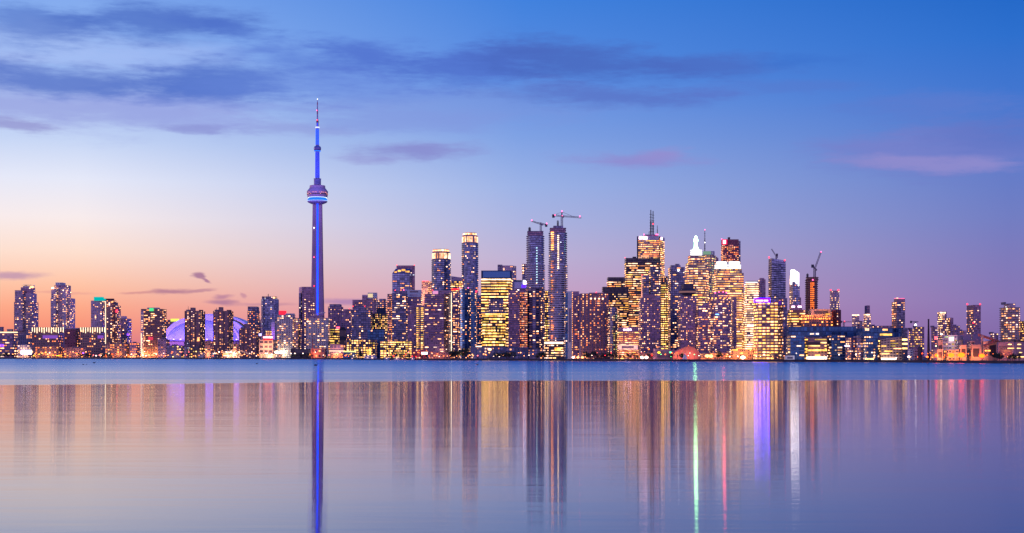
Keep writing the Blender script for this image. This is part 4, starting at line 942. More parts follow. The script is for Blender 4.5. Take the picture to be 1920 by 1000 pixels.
sgn = emis('sign_white', (1, .62, .82), 6)
text(a.root, 'BMO', a.X(1198), -2, a.Z(448.6), 5.6, sgn)
b = MB(); b.lathe([(2.6, -.3), (2.6, .3)], 24); o = b.build('round_logo', sgn, a.root); o.rotation_euler = (math.radians(90), 0, 0); o.location = (a.X(1210.4), -2, a.Z(446.7))
b = MB(); b.lathe([(2.0, -.3), (2.0, .3)], 24); o = b.build('round_logo', sgn, a.root); o.rotation_euler = (math.radians(90), 0, math.radians(55)); o.location = (a.X(1241.3), 3, a.Z(447.3))
a.done()
a = B('condo_tower', 'navy glass tower with a dark rounded cap, in front of the tall black office', 2, 1222)
a.block(1216, 1238.5, 506, w='navy', st='condo', rp=4.1, cp=4, p=.2, dd=24, run=2, slab=.6, slabc='navy'); a.block(1218, 1230, 500, yb=506, part='cap', w='navy', st=None, oy=3, dd=12, round_=True)
a.block(1203, 1217, 516, part='wing', w='navy', st='condo', rp=4.1, cp=5, p=.12, oy=5, dd=20); a.panel(1202.6, 1203.8, 516, 560, pmat('p1'), 'edge_light', oy=4); a.beacon(1204, 515.5, .8); a.done()
a = B('hotel_tower', 'grey violet concrete hotel slab dotted with warm windows, in front of the navy glass tower', 1, 1218, 'hotel')
a.block(1197.5, 1238, 559, w='violet', st='condo', rp=3.9, cp=3.1, p=.28, dd=20, ww=.55); a.block(1204, 1228, 552, yb=560, part='lift_house', w='violet', st=None, oy=-1, dd=12, rp=300, cp=300); a.block(1228, 1237, 555, yb=559, part='penthouse', w='concrete', st=None, oy=3, dd=8); a.done()
a = B('office_tower', 'narrow gold glass office glowing between dark towers', 3, 1245)
a.block(1236.5, 1253, 533, w='dark', st='gold', rp=4.3, cp=3.2, p=.95, run=3, dd=14, rowvar=.05); a.block(1238, 1252, 518, yb=533, part='upper_floors', w='dark', st='office', rp=4, cp=3, p=.6, oy=2, dd=10); a.done()
a = B('condo_tower', 'dark slate tower with jagged penthouse, left of the revolving restaurant hotel', 2, 1268)
a.block(1252.5, 1284, 501, w='navy', st='condo', rp=4.1, cp=3.6, p=.22, dd=24, run=2); a.block(1256, 1276, 497.5, yb=501, part='penthouse', w='navy', st=None, oy=4, dd=12); a.block(1265, 1274, 495, yb=498, part='roof_house', w='navy', st=None, oy=6, dd=8); a.beacon(1272, 507, 1.5, 'white', -1); a.done()
a = B('hotel_tower', 'concrete hotel with a round revolving restaurant drum on top', 1, 1290, 'hotel')
a.block(1271, 1306, 556, w='violet', st='condo', rp=3.9, cp=3.2, p=.26, dd=22, ww=.5)
cx_, k = a.X(1289, 10), a.mpp()
b = MB(); b.lathe([(9 * k, a.Z(556, 10)), (9 * k, a.Z(553, 10)), (15.5 * k, a.Z(551, 10)), (16 * k, a.Z(545, 10)), (15.6 * k, a.Z(543.5, 10)), (11.5 * k, a.Z(542, 10)), (11.5 * k, a.Z(534, 10)), (9.5 * k, a.Z(532.5, 10))], 36, 0, cx_, 10); b.build('revolving_restaurant', plain('drum_dark', (.05, .04, .07), .5, .2), a.root)
b = MB(); b.lathe([(15.9 * k, a.Z(549.6, 10)), (16.3 * k, a.Z(549.4, 10)), (16.3 * k, a.Z(546.6, 10)), (15.9 * k, a.Z(546.4, 10))], 36, 0, cx_, 10); b.build('restaurant_window_band', emis('restaurant_glow', (.9, .42, .45), .28), a.root); a.done()
a = B('office_block', 'low horizontal office above a glowing orange wall, below the black offices', 0, 1178)
a.block(1157.5, 1197.5, 622, w='brown', st='office', rp=3.7, cp=2.6, p=.7, run=4, dd=20, skip=0); a.block(1159, 1197, 614, yb=622, part='sign_storey', w='violet', st=None, oy=2, dd=12, rp=300, cp=300)
for x, r in ((1170.3, 1.5), (1174, 1.4), (1178.2, 2.0), (1182.6, 1.7)):
    b = MB(); b.lathe([(r * a.mpp(), -.25), (r * a.mpp(), .25)], 20); o = b.build('sign_letters', sgn, a.root); o.rotation_euler = (math.radians(90), 0, 0); o.location = (a.X(x), 1.2, a.Z(618.3))
a.block(1158, 1196, 646.5, yb=656, part='orange_wall', w='pale', st=None, oy=-3, dd=2, rp=300, cp=300); a.lamp(1164, 655, (1, .36, .14), 8800, oy=-12); a.lamp(1176, 655, (1, .4, .18), 7200, oy=-12); a.lamp(1188, 653, (1, .4, .2), 7200, oy=-12); a.done()
# ------------------------------------------------------------------ financial core
a = B('office_tower', 'stepped tower crowned by a blazing white spire, left of the green roofed tower', 4, 1305)
a.block(1283, 1328.5, 506, w='stone', st='office', rp=4.5, cp=3.3, p=.78, run=5, dd=30, round_=True, rowvar=.25, ww=.85); a.block(1285.5, 1326, 493, yb=506, part='setback', w='stone', st='office', rp=4.4, cp=3.3, p=.7, run=5, oy=4, dd=24)
a.block(1290, 1322, 479, yb=493, part='setback', w='stone', st='office', rp=4.6, cp=3.3, p=.6, run=4, oy=7, dd=20)
wl = emis('crown_white', (1, .98, .95), 2.4); a.block(1294.5, 1316, 468.5, yb=479, part='crown', w='pale', st='white', rp=3.6, cp=3.6, p=.2, oy=9, dd=14)
a.panel(1294.5, 1316, 469, 471.4, wl, 'crown_light', oy=8.6); a.panel(1294.5, 1316, 473, 474.6, wl, 'crown_light', oy=8.6); a.panel(1294.5, 1316, 476, 478.8, wl, 'crown_light', oy=8.6)
k = a.mpp(); cx_ = a.X(1304.8, 16); b = MB(); b.lathe([(6 * k, a.Z(468.5, 16)), (4.6 * k, a.Z(466.5, 16)), (3.2 * k, a.Z(463, 16)), (2.9 * k, a.Z(455, 16)), (3.6 * k, a.Z(453, 16)), (4.2 * k, a.Z(450.5, 16)), (3.0 * k, a.Z(448, 16)), (2.2 * k, a.Z(446, 16)), (2.4 * k, a.Z(444.5, 16)), (.5 * k, a.Z(442.5, 16))], 20, 0, cx_, 16)
b.build('spire', emis('spire_white', (.36, 1, .38), 16), a.root); a.done()
a = B('office_tower', 'tower with a pale green roof and needle antenna beside the blazing spire', 6, 1330)
a.block(1316, 1342.5, 478, xs=1334, sd='R', w='stone', st='greenish', rp=4.4, cp=3.2, p=.6, dd=20, sidep=.5); a.block(1318, 1340, 471, yb=478, part='green_roof', w='pale', st=None, oy=2, dd=14); a.panel(1318, 1333, 471.5, 477.5, emis('roof_green', (.42, .75, .55), .45), 'green_roof_light', oy=1.6)
a.mast(1321.5, 431, 471, 1.1, oy=8); a.beacon(1321.5, 455, .9, 'white', 6); a.beacon(1321.5, 431, 1.1, 'pink', 6); a.done()
a = B('office_block', 'sliver of dark office right of the green roofed tower', 8, 1343)
a.block(1339, 1347, 484, w='violet', st=None, dd=10); a.unit(1341, 1345, 482.5, 484, w='violet'); a.done()
a = B('office_tower', 'maroon granite tower with a red roof sign, tallest right of the spire', 7, 1370)
a.block(1352, 1385, 449, w='maroon', st='red', rp=3.3, cp=3.3, p=.72, dd=20, skip=3, ww=.55, wh=.5, rowvar=.5); a.block(1384.5, 1388.5, 452, part='wing', w='navy', st='cool', rp=3.3, cp=3, p=.4, oy=3, dd=14)
a.unit(1366, 1369, 445.5, 449, w='dark'); a.panel(1355.5, 1361, 450.5, 457.5, emis('red_roof_sign', (1, .06, .10), 24), 'red_roof_sign'); a.panel(1353, 1364, 449.3, 459, emis('red_roof_glow', (.6, .0, .05), 1.2), 'sign_glow_panel', oy=-.3, depth=.25); a.beacon(1353, 448.5, 1.2, 'pink'); a.done()  # larger red emissive panel imitates the glow around the roof sign
a = B('office_tower', 'broad stepped tower with a double tier of white lights on top', 3, 1366)
a.block(1331, 1395.5, 548, w='stone', st='office', rp=4.4, cp=3.3, p=.82, run=5, dd=30, xs=1391, sd='R', rowvar=.25, ww=.85); a.block(1337, 1394.5, 512, yb=548, part='setback', w='stone', st='office', rp=4.4, cp=3.3, p=.85, run=5, oy=4, dd=26, rowvar=.2, ww=.85)
a.block(1339, 1391, 504, yb=512, part='setback', w='stone', st='office', rp=4, cp=3.3, p=.85, run=4, oy=6, dd=22)
a.block(1340, 1389, 496.5, yb=504, part='crown', w='pale', st='white', rp=3.6, cp=2.6, p=.2, oy=8, dd=18); a.block(1343, 1387, 490.5, yb=496.5, part='crown_top', w='pale', st=None, oy=10, dd=14)
for y0, y1, x0, x1, o in ((491, 495.6, 1343, 1362, 9.6), (491, 495.6, 1367, 1387, 9.6), (497, 498.8, 1340, 1389, 7.6), (500, 501.6, 1340, 1363, 7.6), (500, 501.6, 1367, 1389, 7.6), (502.6, 503.9, 1340, 1389, 7.6)): a.panel(x0, x1, y0, y1, wl, 'crown_light', oy=o)
a.block(1391, 1411, 622, part='annex', w='stone', st='gold', rp=4.3, cp=3.2, p=.85, run=3, oy=3, dd=14); a.done()
a = B('condo_tower', 'mauve condo with an arched magenta lit top, in front of the double tier tower', 1, 1350)
a.block(1329, 1371.5, 560, w='violet', st='condo', rp=4.1, cp=3.7, p=.34, dd=30, round_=True, run=2); a.block(1333, 1368, 553, yb=560, part='crown', w='violet', st='peach', rp=4, cp=3.4, p=.35, round_=True, oy=3, dd=22); a.block(1337, 1364, 548.5, yb=553, part='crown_top', w='violet', st=None, oy=6, dd=14, round_=True)
for x in (1341, 1348, 1356, 1362): a.beacon(x, 547.5 if 1345 < x < 1360 else 549, 1.0, 'pink', 3)
for x in (1334, 1341, 1349, 1357, 1365): a.panel(x, x + 2.6, 558.5, 560.6, pmat('o1'), 'crown_light')
a.panel(1341.5, 1347.5, 589, 590.6, emis('blue_sign2', (.15, .4, 1), 5), 'blue_sign', oy=-1); a.done()
a = B('condo_tower', 'slate condo with a sloping shoulder left of the arched magenta topped condo', 1, 1318)
a.block(1305, 1330.5, 577, yt2=566, w='violet', st='condo', rp=4.1, cp=3.6, p=.3, dd=20, run=2); a.done()
a = B('condo_tower', 'plain mauve slab condo right of the arched magenta topped condo', 2, 1376)
a.block(1370.5, 1381, 558, w='violet', st='condo', rp=4.1, cp=3.6, p=.25, dd=16); a.done()
a = B('office_tower', 'white lit banded office left of the purple signed hotel', 3, 1409)
a.block(1396, 1422.5, 531, w='stone', st='white', rp=4.2, cp=3, p=.93, run=5, dd=16, rowvar=.1, wh=.55, ww=.92); a.block(1398, 1421, 527, yb=531, part='crown', w='navy', st=None, oy=2, dd=10); a.panel(1398, 1420, 529, 530.6, wl, 'crown_light', oy=1.6); a.panel(1401, 1414, 609.6, 611.2, emis('pink_strip', (1, .45, .8), 4), 'pink_sign', oy=-1); a.done()
a = B('office_tower', 'dim lilac slim tower behind the white lit banded office', 6, 1430)
a.block(1422, 1435.5, 524, w='violet', st='condo', rp=4, cp=4, p=.12, dd=12); a.block(1424, 1433, 521.5, yb=524, part='cap', w='violet', st=None, oy=3, dd=7); a.done()
a = B('condo_tower', 'tall blue tower with sloping roof and a small crane on top, right of the core', 4, 1457)
a.block(1441, 1473, 484.5, yt2=489, w='blue', st='white', rp=4.2, cp=4.4, p=.045, dd=20, slab=.4, slabc='navy'); a.beacon(1442, 483, 1.4); a.beacon(1471.5, 488.2, 1.4); a.done()
a = B('hotel_tower', 'wide hotel block with a purple lit top and long sign', 0, 1445, 'hotel')
a.block(1413, 1459, 566.5, w='brown', st='white2', rp=5.6, cp=8.6, p=.86, run=1, ww=.82, wh=.56, dd=22, oy=2, rowvar=.2, cols=5); a.block(1458, 1476, 560, part='dark_wing', w='navy', st='condo', rp=5.6, cp=4.6, p=.16, oy=-3, dd=26, slab=.5, slabc='violet')
a.block(1414, 1443, 558.6, yb=566.5, part='sign_storey', w='violet', st=None, oy=1, dd=12, rp=300, cp=300); a.panel(1414.2, 1443.6, 559.4, 567.2, emis('purple_neon', (.016, .0, 1), 32), 'purple_light', oy=.9, depth=.2)

for x0, x1 in ((1417, 1423), (1423.4, 1430.4), (1432, 1440)): a.panel(x0, x1, 562.6, 565.4, emis('sign_lilac', (1, .8, 1), 2.2), 'sign_letters', oy=.5)
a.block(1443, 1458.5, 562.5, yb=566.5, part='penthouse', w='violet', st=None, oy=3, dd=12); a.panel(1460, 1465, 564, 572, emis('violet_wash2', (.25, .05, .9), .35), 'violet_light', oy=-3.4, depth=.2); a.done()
# ------------------------------------------------------------------ right of the core
a = B('condo_tower', 'slim tower with a blazing white slanted glass top', 5, 1490)
a.block(1480, 1499.5, 529, w='blue', st='condo', rp=4.1, cp=3.6, p=.22, dd=22); a.block(1496, 1502, 558, part='wing', w='violet', st='condo', rp=4.1, cp=3, p=.3, oy=4, dd=12)
a.block(1483, 1498, 507, yb=529, yt2=513, part='glass_top', w='pale', st=None, oy=1, dd=14)
b = MB(); rs = a.rs
for i in range(8):
    x = 1483 + i * 1.9; yt = 506.4 + max(0, i - 3) * 1.3; b.box((a.X(x), -.2, a.Z(527 + rs.random() * 10)), (a.X(x + 1.75), .6, a.Z(yt)))
b.build('white_glass_light', emis('tower_white', (1, .90, .92), 5), a.root); a.panel(1480.6, 1482, 517, 534, pmat('w5'), 'side_light'); a.done()
a = B('tower_under_construction', 'round tower under construction with a glowing orange core and leaning crane', 4, 1522)
a.block(1511, 1532, 525, w='brick', st=None, rp=4, cp=3, dd=20, round_=True, slab=.9, slabc='maroon'); a.block(1512, 1533.5, 520, yb=527, part='formwork', w='brown', st=None, dd=22, oy=-1, round_=True, rp=4, slab=.6, slabc='maroon')
b = MB()
for i in range(28):
    zz = a.Z(532 + i * 3.6)
    for x in (1519.2, 1521.8, 1524.4): 
        if rs.random() < .93: b.box((a.X(x), -2.0, zz), (a.X(x + 1.5), -1.0, zz + 1.0))
b.build('work_lights', emis('work_orange', (1, .19, .03), 2.4), a.root); a.beacon(1524, 525, 1.2, 'pink', -2); a.mast(1514, 513, 521, 1.4, part='steel_prop'); a.done()
a = B('office_tower', 'small blue grey tower with two red roof beacons, right of the orange core tower', 7, 1565)
a.block(1556.5, 1573, 545, w='grey', st='white', rp=4, cp=3.4, p=.2, dd=22, round_=True); a.beacon(1557.5, 544, 1.6); a.beacon(1572, 544, 1.6); a.done()
a = B('office_block', 'office with yellow floors and two white rooftop signs, right of the purple signed hotel', 2, 1493)
a.block(1476.5, 1510, 581, w='granite', st='gold', rp=5, cp=3.8, p=.62, run=4, dd=18); a.block(1481, 1504, 572, yb=581, part='sign_storey', w='violet', st=None, oy=2, dd=10, rp=300, cp=300)
a.panel(1484.2, 1490, 574, 576.6, sgn, 'sign_letters', oy=1.6); a.panel(1496, 1502.6, 574, 576.6, sgn, 'sign_letters', oy=1.6); a.done()
a = B('market_hall', 'broad brick block with an arcade of orange lamps under a glowing orange upper wall', 2, 1530)
a.block(1497, 1562, 590, w='brick', st='orange', rp=5.5, cp=4.4, p=.45, dd=30, yt2=594); a.block(1514, 1558, 580, yb=592, part='upper_wall', w='stone', st=None, oy=6, dd=18, rp=300, cp=300)
for i in range(15): a.panel(1499 + i * 4, 1500.3 + i * 4, 596 + (i % 2) * .6, 598.6, pmat('o1'), 'arcade_lamp')
a.lamp(1520, 588, (1, .36, .10), 4200, oy=-2); a.lamp(1535, 590, (1, .36, .10), 3200, oy=-2); a.lamp(1550, 590, (1, .42, .08), 6500, oy=-2); a.panel(1548, 1556, 588, 591, emis('wall_lamp_amber', (1, .45, .08), 1.2), 'wall_lamp', oy=5.6); a.done()
a = B('office_block', 'dark maroon block with vertical red fins, right of the glowing orange upper wall', 2, 1568)
a.block(1560, 1576.5, 581, w='maroon', st='condo', rp=5, cp=4, p=.2, dd=20, pier=3, pierc='maroon'); a.done()
a = B('waterfront_office', 'long dark blue waterfront office with glass wings stepping down to the quay', 0, 1528)
a.block(1470, 1606, 612.5, yb=631, part='upper_bar', w='teal', st=None, oy=18, dd=20, rp=8, cp=6); a.block(1472, 1600, 631, part='rear_wall', w='navy', st='condo', rp=5, cp=5, p=.12, oy=16, dd=14)
a.block(1476, 1508.5, 628.5, part='left_glass_wing', w='teal', st='condo', rp=6, cp=5.6, p=.16, dd=14, run=2, slab=.3, slabc='blue'); a.block(1509, 1551, 634, part='middle_wing', w='brown', st='gold', rp=6, cp=6, p=.45, run=4, oy=4, dd=12)
a.block(1552, 1585, 628.5, part='right_glass_wing', w='teal', st='condo', rp=5.4, cp=5.4, p=.34, dd=14, run=2, slab=.3, slabc='blue'); a.panel(1511, 1550, 655.5, 658.5, pmat('y1'), 'floor_light', oy=3.4); a.panel(1512, 1550, 669.5, 673.5, emis('lobby_white', (1, .85, .66), 5.5), 'lobby_light', oy=3.2)
a.panel(1511, 1538, 641.5, 647, plain('dark_screen', (.02, .01, .03), .3), 'dark_screen', oy=3.2); a.block(1470, 1490, 667, part='podium', w='pale', st=None, oy=-5, dd=6, rp=300, cp=300); a.panel(1519, 1526, 625, 627.5, pmat('w5'), 'roof_light', oy=17); a.panel(1530, 1535, 625, 627.5, pmat('w5'), 'roof_light', oy=17)
a.lamp(1530, 668, (1, .75, .4), 4800, oy=-5); a.done()
a = B('low_office', 'low lilac office with mixed window lights between the two long waterfront buildings', 0, 1600)
a.block(1585, 1618, 633, w='violet', st='condo', rp=4.6, cp=4, p=.3, dd=20); a.panel(1584, 1592, 647.5, 650, emis('violet_white', (.9, .65, 1), 4.5), 'lit_sign'); a.done()
a = B('waterfront_college', 'long teal glass college building with a slanted beige front', 0, 1650)
a.block(1606, 1702, 615.5, yb=633, part='upper_bar', w='teal', st=None, oy=14, dd=20, rp=8, cp=7); a.block(1606, 1690, 633, part='rear_wall', w='violet', st='warm', rp=5, cp=4, p=.2, oy=12, dd=14)
a.block(1618, 1646, 629.5, part='blue_wing', w='teal', st='condo', rp=5.6, cp=4.6, p=.36, dd=10); a.block(1645.5, 1691, 637, yt2=631.5, part='slanted_front', w='stone', st='gold', rp=5, cp=6, p=.22, oy=3, dd=10, run=3)
a.block(1690.5, 1702, 615, part='stair_tower', w='navy', st=None, oy=-1, dd=16)
for y in (635.5, 643.5, 652): a.panel(1691.5, 1701, y, y + 3, pmat('y3'), 'stair_light', oy=-1.5)
a.panel(1650, 1672, 626, 629.5, pmat('y1'), 'upper_light', oy=13.5); a.panel(1652, 1680, 672, 674.5, emis('lobby_white', (1, .85, .66), 5.5), 'lobby_light', oy=2.5); a.panel(1622, 1638, 672, 674.5, pmat('y3'), 'lobby_light', oy=-.5); a.panel(1622, 1629, 615.5, 620, pmat('w4'), 'upper_light', oy=13.5); a.panel(1655, 1664, 617, 620, pmat('w1'), 'upper_light', oy=13.5)
a.lamp(1665, 671, (1, .75, .45), 4800, oy=-5); a.done()
for (x0, x1, yt, L, w, st, p, lab, extra) in [
        (1597.5, 1611, 591, 8, 'grey', 'white', .3, 'small far block with a white light row on its flat roof', 'rim'),
        (1611, 1620, 604, 8, 'grey', 'white', .3, 'low far link block between two small grey towers', None),
        (1619.5, 1633, 588, 8, 'grey', 'white', .35, 'small far tower with a narrower upper shaft', 'shaft'),
        (1704, 1714, 617, 5, 'violet', 'gold', .3, 'slim lilac block right of the long college building', None),
        (1713, 1733, 613, 6, 'violet', 'gold', .35, 'lilac block with yellow rooms left of the dark chimney', None),
        (1746, 1757, 613, 7, 'violet', 'condo', .2, 'dim block behind the dark chimney', None),
        (1787, 1800, 611, 7, 'violet', 'condo', .2, 'dim rounded block right of the two step tower', None),
        (1857, 1872, 625, 5, 'violet', 'white', .3, 'low far block with three white roof lights', None),
        (1908, 1935, 602, 4, 'maroon', 'gold', .3, 'dark block cut by the right edge of the view', None),
        (1576, 1597, 617, 6, 'violet', 'condo', .2, 'low far block behind the long dark blue waterfront office', None),
        (1634, 1673, 611, 8, 'violet', 'condo', .12, 'low far block left of the lone dark tower', None),
        (1798, 1812, 620, 8, 'violet', 'condo', .15, 'low far block left of the flat topped dark tower', None)]:
    a = B('far_block', lab, L, (x0 + x1) / 2); a.block(x0, x1, yt, w=w, st=st, rp=4.2, cp=3.6, p=p, dd=20)
    if extra == 'rim': a.panel(x0, x1, yt - .6, yt + 1, pmat('k1'), 'roof_light')
    elif extra == 'shaft': a.block(1622, 1630.5, 573, yb=588, part='upper_shaft', w='violet', st=None, oy=5, dd=10, pier=3, pierc='violet'); a.panel(1622, 1631, 589.5, 591.3, pmat('k1'), 'roof_light')
    else: a.unit(x0 + 2, x0 + 6, yt - 1.6, yt, w='violet')
    a.done()
a = B('condo_tower', 'lone dark tower with a pink rimmed roof over the teal college building', 5, 1685)
a.block(1672, 1697, 566, w='navy', st='warm', rp=4.1, cp=4.2, p=.24, dd=22, run=2); a.block(1676, 1697, 560, yb=566, part='penthouse', w='violet', st=None, oy=1, dd=14); a.panel(1676.5, 1696, 559.4, 560.4, emis('rim_pink', (1, .15, .35), 1.8), 'roof_rim_light', oy=.6); a.panel(1680, 1684, 558.6, 560, pmat('k1'), 'roof_light', oy=.5); a.done()
a = B('condo_tower', 'two step grey tower right of the dark chimney', 5, 1772)
a.block(1758, 1775, 584.5, w='violet', st='white', rp=4, cp=3.4, p=.35, dd=20); a.block(1773, 1787.5, 596, part='lower_step', w='violet', st='white', rp=4, cp=3.4, p=.38, oy=3, dd=18); a.panel(1762, 1773, 585.5, 588, pmat('k1'), 'roof_light'); a.done()
a = B('condo_tower', 'flat topped dark tower with two red beacons near the right end', 4, 1825)
a.block(1812.5, 1839, 572, w='violet', st='condo', rp=4.2, cp=3.4, p=.24, dd=22, skip=2); a.beacon(1813.6, 570.6, 1.3); a.beacon(1837.8, 570.6, 1.3); a.panel(1823.5, 1826.5, 604.5, 606.5, pmat('r1'), 'red_light'); a.done()
a = B('condo_tower', 'balcony tower with a set back penthouse at the right end of the skyline', 2, 1893)
a.block(1878.5, 1908, 577, w='concrete', st='condo', rp=4.2, cp=4.8, p=.3, dd=26, round_=True, slab=1.0, slabc='stone', run=2); a.block(1882, 1904, 569, yb=577, part='penthouse', w='grey', st='cool', rp=4, cp=5, p=.2, oy=5, dd=14); a.unit(1883, 1886, 567.5, 569, w='grey', oy=8); a.done()
# old sugar works at the right end
a = B('refinery', 'pale refinery sheds lit orange by quay floodlights, right of the chimney', 0, 1800, 'factory')
a.block(1756, 1768, 638, w='stone', st=None, part='tank_house', rp=300, cp=300, oy=8, dd=14); a.block(1767, 1795, 628.5, part='lit_bay', w='concrete', st='greenish', rp=7, cp=5, p=.5, oy=16, dd=14); a.block(1795, 1840, 628, part='rear_shed', w='violet', st=None, oy=22, dd=14, rp=300, cp=300)
a.block(1798, 1812, 647, part='dark_bay', w='stone', st=None, oy=1, dd=12, rp=300, cp=300); a.block(1812, 1839, 646.5, part='front_shed', w='stone', st=None, dd=12, rp=300, cp=300); a.block(1814, 1828, 640, yb=647, part='roof_house', w='stone', st=None, oy=3, dd=8, rp=300, cp=300); a.block(1768, 1798, 656, part='low_shed', w='stone', st='orange', rp=8, cp=8, p=.3, oy=2, dd=12)
a.block(1750, 1768, 655, part='pump_house', w='stone', st=None, oy=4, dd=10, rp=300, cp=300); a.panel(1780, 1788, 632, 640, emis('silo_white', (1, .92, 1), 1.6), 'white_flood', oy=15); a.panel(1752, 1757, 631, 637, emis('refinery_red', (1, .10, .12), 3.2), 'red_sign', oy=7); a.unit(1797, 1803, 640, 645, w='grey', oy=10)
a.block(1821, 1824, 628, yb=640, part='vent_stack', w='stone', st=None, oy=9, dd=3, rp=300, cp=300)
for x, e in ((1760, 7000), (1784, 8500), (1803, 9500), (1822, 5000), (1838, 4000)): a.lamp(x, 667, (1, .30, .08), e, oy=-5)
a.lamp(1782, 640, (1, .95, .8), 2400, oy=8); a.done()
a = B('conveyor_shed', 'sloping red conveyor roof between the refinery and the dark roofed shed', 0, 1856, 'factory')
b = MB(); X, Z = a.X, a.Z
def slope(x0, y0, x1, y1, th, oy, d, name, m):
    b = MB(); p = [(X(x0, oy), Z(y0, oy)), (X(x1, oy), Z(y1, oy)), (X(x1, oy), Z(y1 + th, oy)), (X(x0, oy), Z(y0 + th, oy))]
    k = len(b.v); b.v += [(q[0], oy, q[1]) for q in p] + [(q[0], oy + d, q[1]) for q in p]
    for f in ((0, 3, 2, 1), (4, 5, 6, 7), (0, 1, 5, 4), (1, 2, 6, 5), (2, 3, 7, 6), (3, 0, 4, 7)): b.f.append(f); b.m.append(0)
    return b.build(name, m, a.root)
red = plain('conveyor_red', (.30, .09, .08), .7)
slope(1838, 626.5, 1873, 638, 3.4, 8, 5, 'conveyor', red); slope(1845, 648, 1866, 638.5, 3.0, 6, 4, 'lower_conveyor', red)
a.block(1839, 1844, 629, part='support_tower', w='stone', st=None, oy=2, dd=5, rp=300, cp=300); a.block(1844, 1870, 640, part='shed', w='stone', st=None, oy=12, dd=10, yt2=637, rp=300, cp=300)
for x in (1847, 1851.5, 1854): a.panel(x, x + 2.4, 656.5, 659, pmat('o1'), 'flood_fixture', oy=4)
a.lamp(1846, 662, (1, .38, .08), 3520, oy=-5); a.done()
a = B('warehouse', 'dark roofed grey warehouse with ribbon lights at the right edge of the shore', 0, 1895)
a.block(1871.5, 1935, 641, w='violet', st=None, dd=30, rp=300, cp=300); a.block(1871, 1936, 638.2, yb=641, part='dark_roof', w='dark', st=None, oy=-.5, dd=31, rp=300, cp=300)
for x0, x1, y in ((1890, 1896, 645.3), (1908, 1914, 645.3), (1889, 1901, 652.6), (1907, 1914, 652.6), (1911, 1916, 660.5), (1889, 1930, 668.6)): a.panel(x0, x1, y, y + 1.5, pmat('y3'), 'ribbon_window')
a.done()
a = B('chimney', 'tall dark tapering chimney stack near the right end of the shore', 0, 1741, 'chimney')
b = MB(); zt = a.Z(598.5); k = a.mpp(); b.lathe([(2.9 * k, 0), (1.9 * k, zt * .6), (1.35 * k, zt * .97), (1.6 * k, zt * .97), (1.6 * k, zt), (1.1 * k, zt)], 20); b.build('stack', plain('chimney_brick', (.035, .018, .03), .8, 0, .3, .5), a.root)
b = MB(); b.lathe([(1.95 * k, zt * .6), (1.95 * k, zt * .61)], 20); b.build('iron_band', plain('steel_dark', (.05, .05, .06), .5, .6), a.root)
a = B('water_tank', 'small dark domed tank at the foot of the chimney', 0, 1725, 'tank')
b = MB(); k = a.mpp(); b.lathe([(4.5 * k, 0), (4.5 * k, a.Z(655)), (3.6 * k, a.Z(651.5)), (1.5 * k, a.Z(649.5))], 20); b.build('tank_shell', plain('tank_dark', (.05, .03, .05), .6), a.root); b = MB(); b.lathe([(.5, a.Z(650.5)), (.5, a.Z(648))], 8); b.build('vent', plain('steel_dark', (.05, .05, .06), .5, .6), a.root)
for (x0, x1, yt, w, st, p, lab) in [
        (650, 706, 637, 'dark', 'gold', .8, 'long quay office with a grid of yellow windows, left one of the yellow lit pair'), (713, 774, 640, 'dark', 'gold', .8, 'long quay office with dense yellow windows, right one of the yellow lit pair')]:
    a = B('quay_office', lab, 1, (x0 + x1) / 2); a.block(x0, x1, yt, w=w, st=st, rp=4.2, cp=3 if x0 > 700 else 4.5, p=p, run=2 if x0 > 700 else 1, dd=20, rowvar=.15, ww=.8, wh=.6, pier=6.2, pierc='violet')
    if x0 < 700: a.panel(693, 696, 653, 666, pmat('y1'), 'stair_light'); a.panel(688, 692, 655, 666, pmat('y2'), 'stair_light')
    a.done()
a = B('glass_block', 'teal glass upper block above the yellow lit quay offices', 2, 704)
a.block(689, 722, 618, w='teal', st='condo', rp=5, cp=5, p=.08, dd=14); a.block(722, 760, 622, part='rear_wing', w='navy', st='gold', rp=4.6, cp=3.4, p=.3, oy=4, dd=12, pier=4, pierc='violet'); a.done()
a = B('ferry_terminal', 'low terminal with a yellow lit roof edge left of the white ferry', 0, 655, 'terminal', Y=shore(655) + 24)
a.block(644, 671, 658, w='teal', st='gold', rp=4.5, cp=4, p=.4, run=3, dd=14); a.panel(644, 667, 658.5, 660.4, emis('eave_lime', (.95, .9, .25), 1.8), 'eave_light'); a.done()
a = B('glass_terminal', 'long dark glass hall with white frame lines below the bright glass office', 0, 915, 'terminal', Y=shore(915) + 34)
a.block(883, 948, 651, w='navy', st='condo', rp=6, cp=5, p=.2, dd=14, slab=.4, slabc='blue', pier=10, pierc='blue'); a.block(948, 990, 652, part='right_hall', w='navy', st='condo', rp=7, cp=6, p=.15, oy=3, dd=12, slab=.4, slabc='blue', pier=8, pierc='blue'); a.panel(892, 903, 649, 650.6, pmat('k1'), 'roof_light'); a.panel(915, 921, 654, 657, pmat('w9'), 'entrance_light'); a.done()
a = B('market_tent', 'orange red tent roof hall on the quay in front of the revolving restaurant hotel', 0, 1290, 'hall', Y=shore(1290) + 30)
b = MB(); X, Z = a.X, a.Z
pts = [(1262, 664), (1274, 655), (1290, 649), (1302, 652), (1312, 662), (1313, 676)]
for (x0, y0), (x1, y1) in zip(pts, pts[1:]): b.quad([(X(x0), 0, Z(y0)), (X(x1), 0, Z(y1)), (X(x1), 16, Z(y1)), (X(x0), 16, Z(y0))]); b.quad([(X(x0), 0, 0), (X(x1), 0, 0), (X(x1), 0, Z(y1)), (X(x0), 0, Z(y0))])
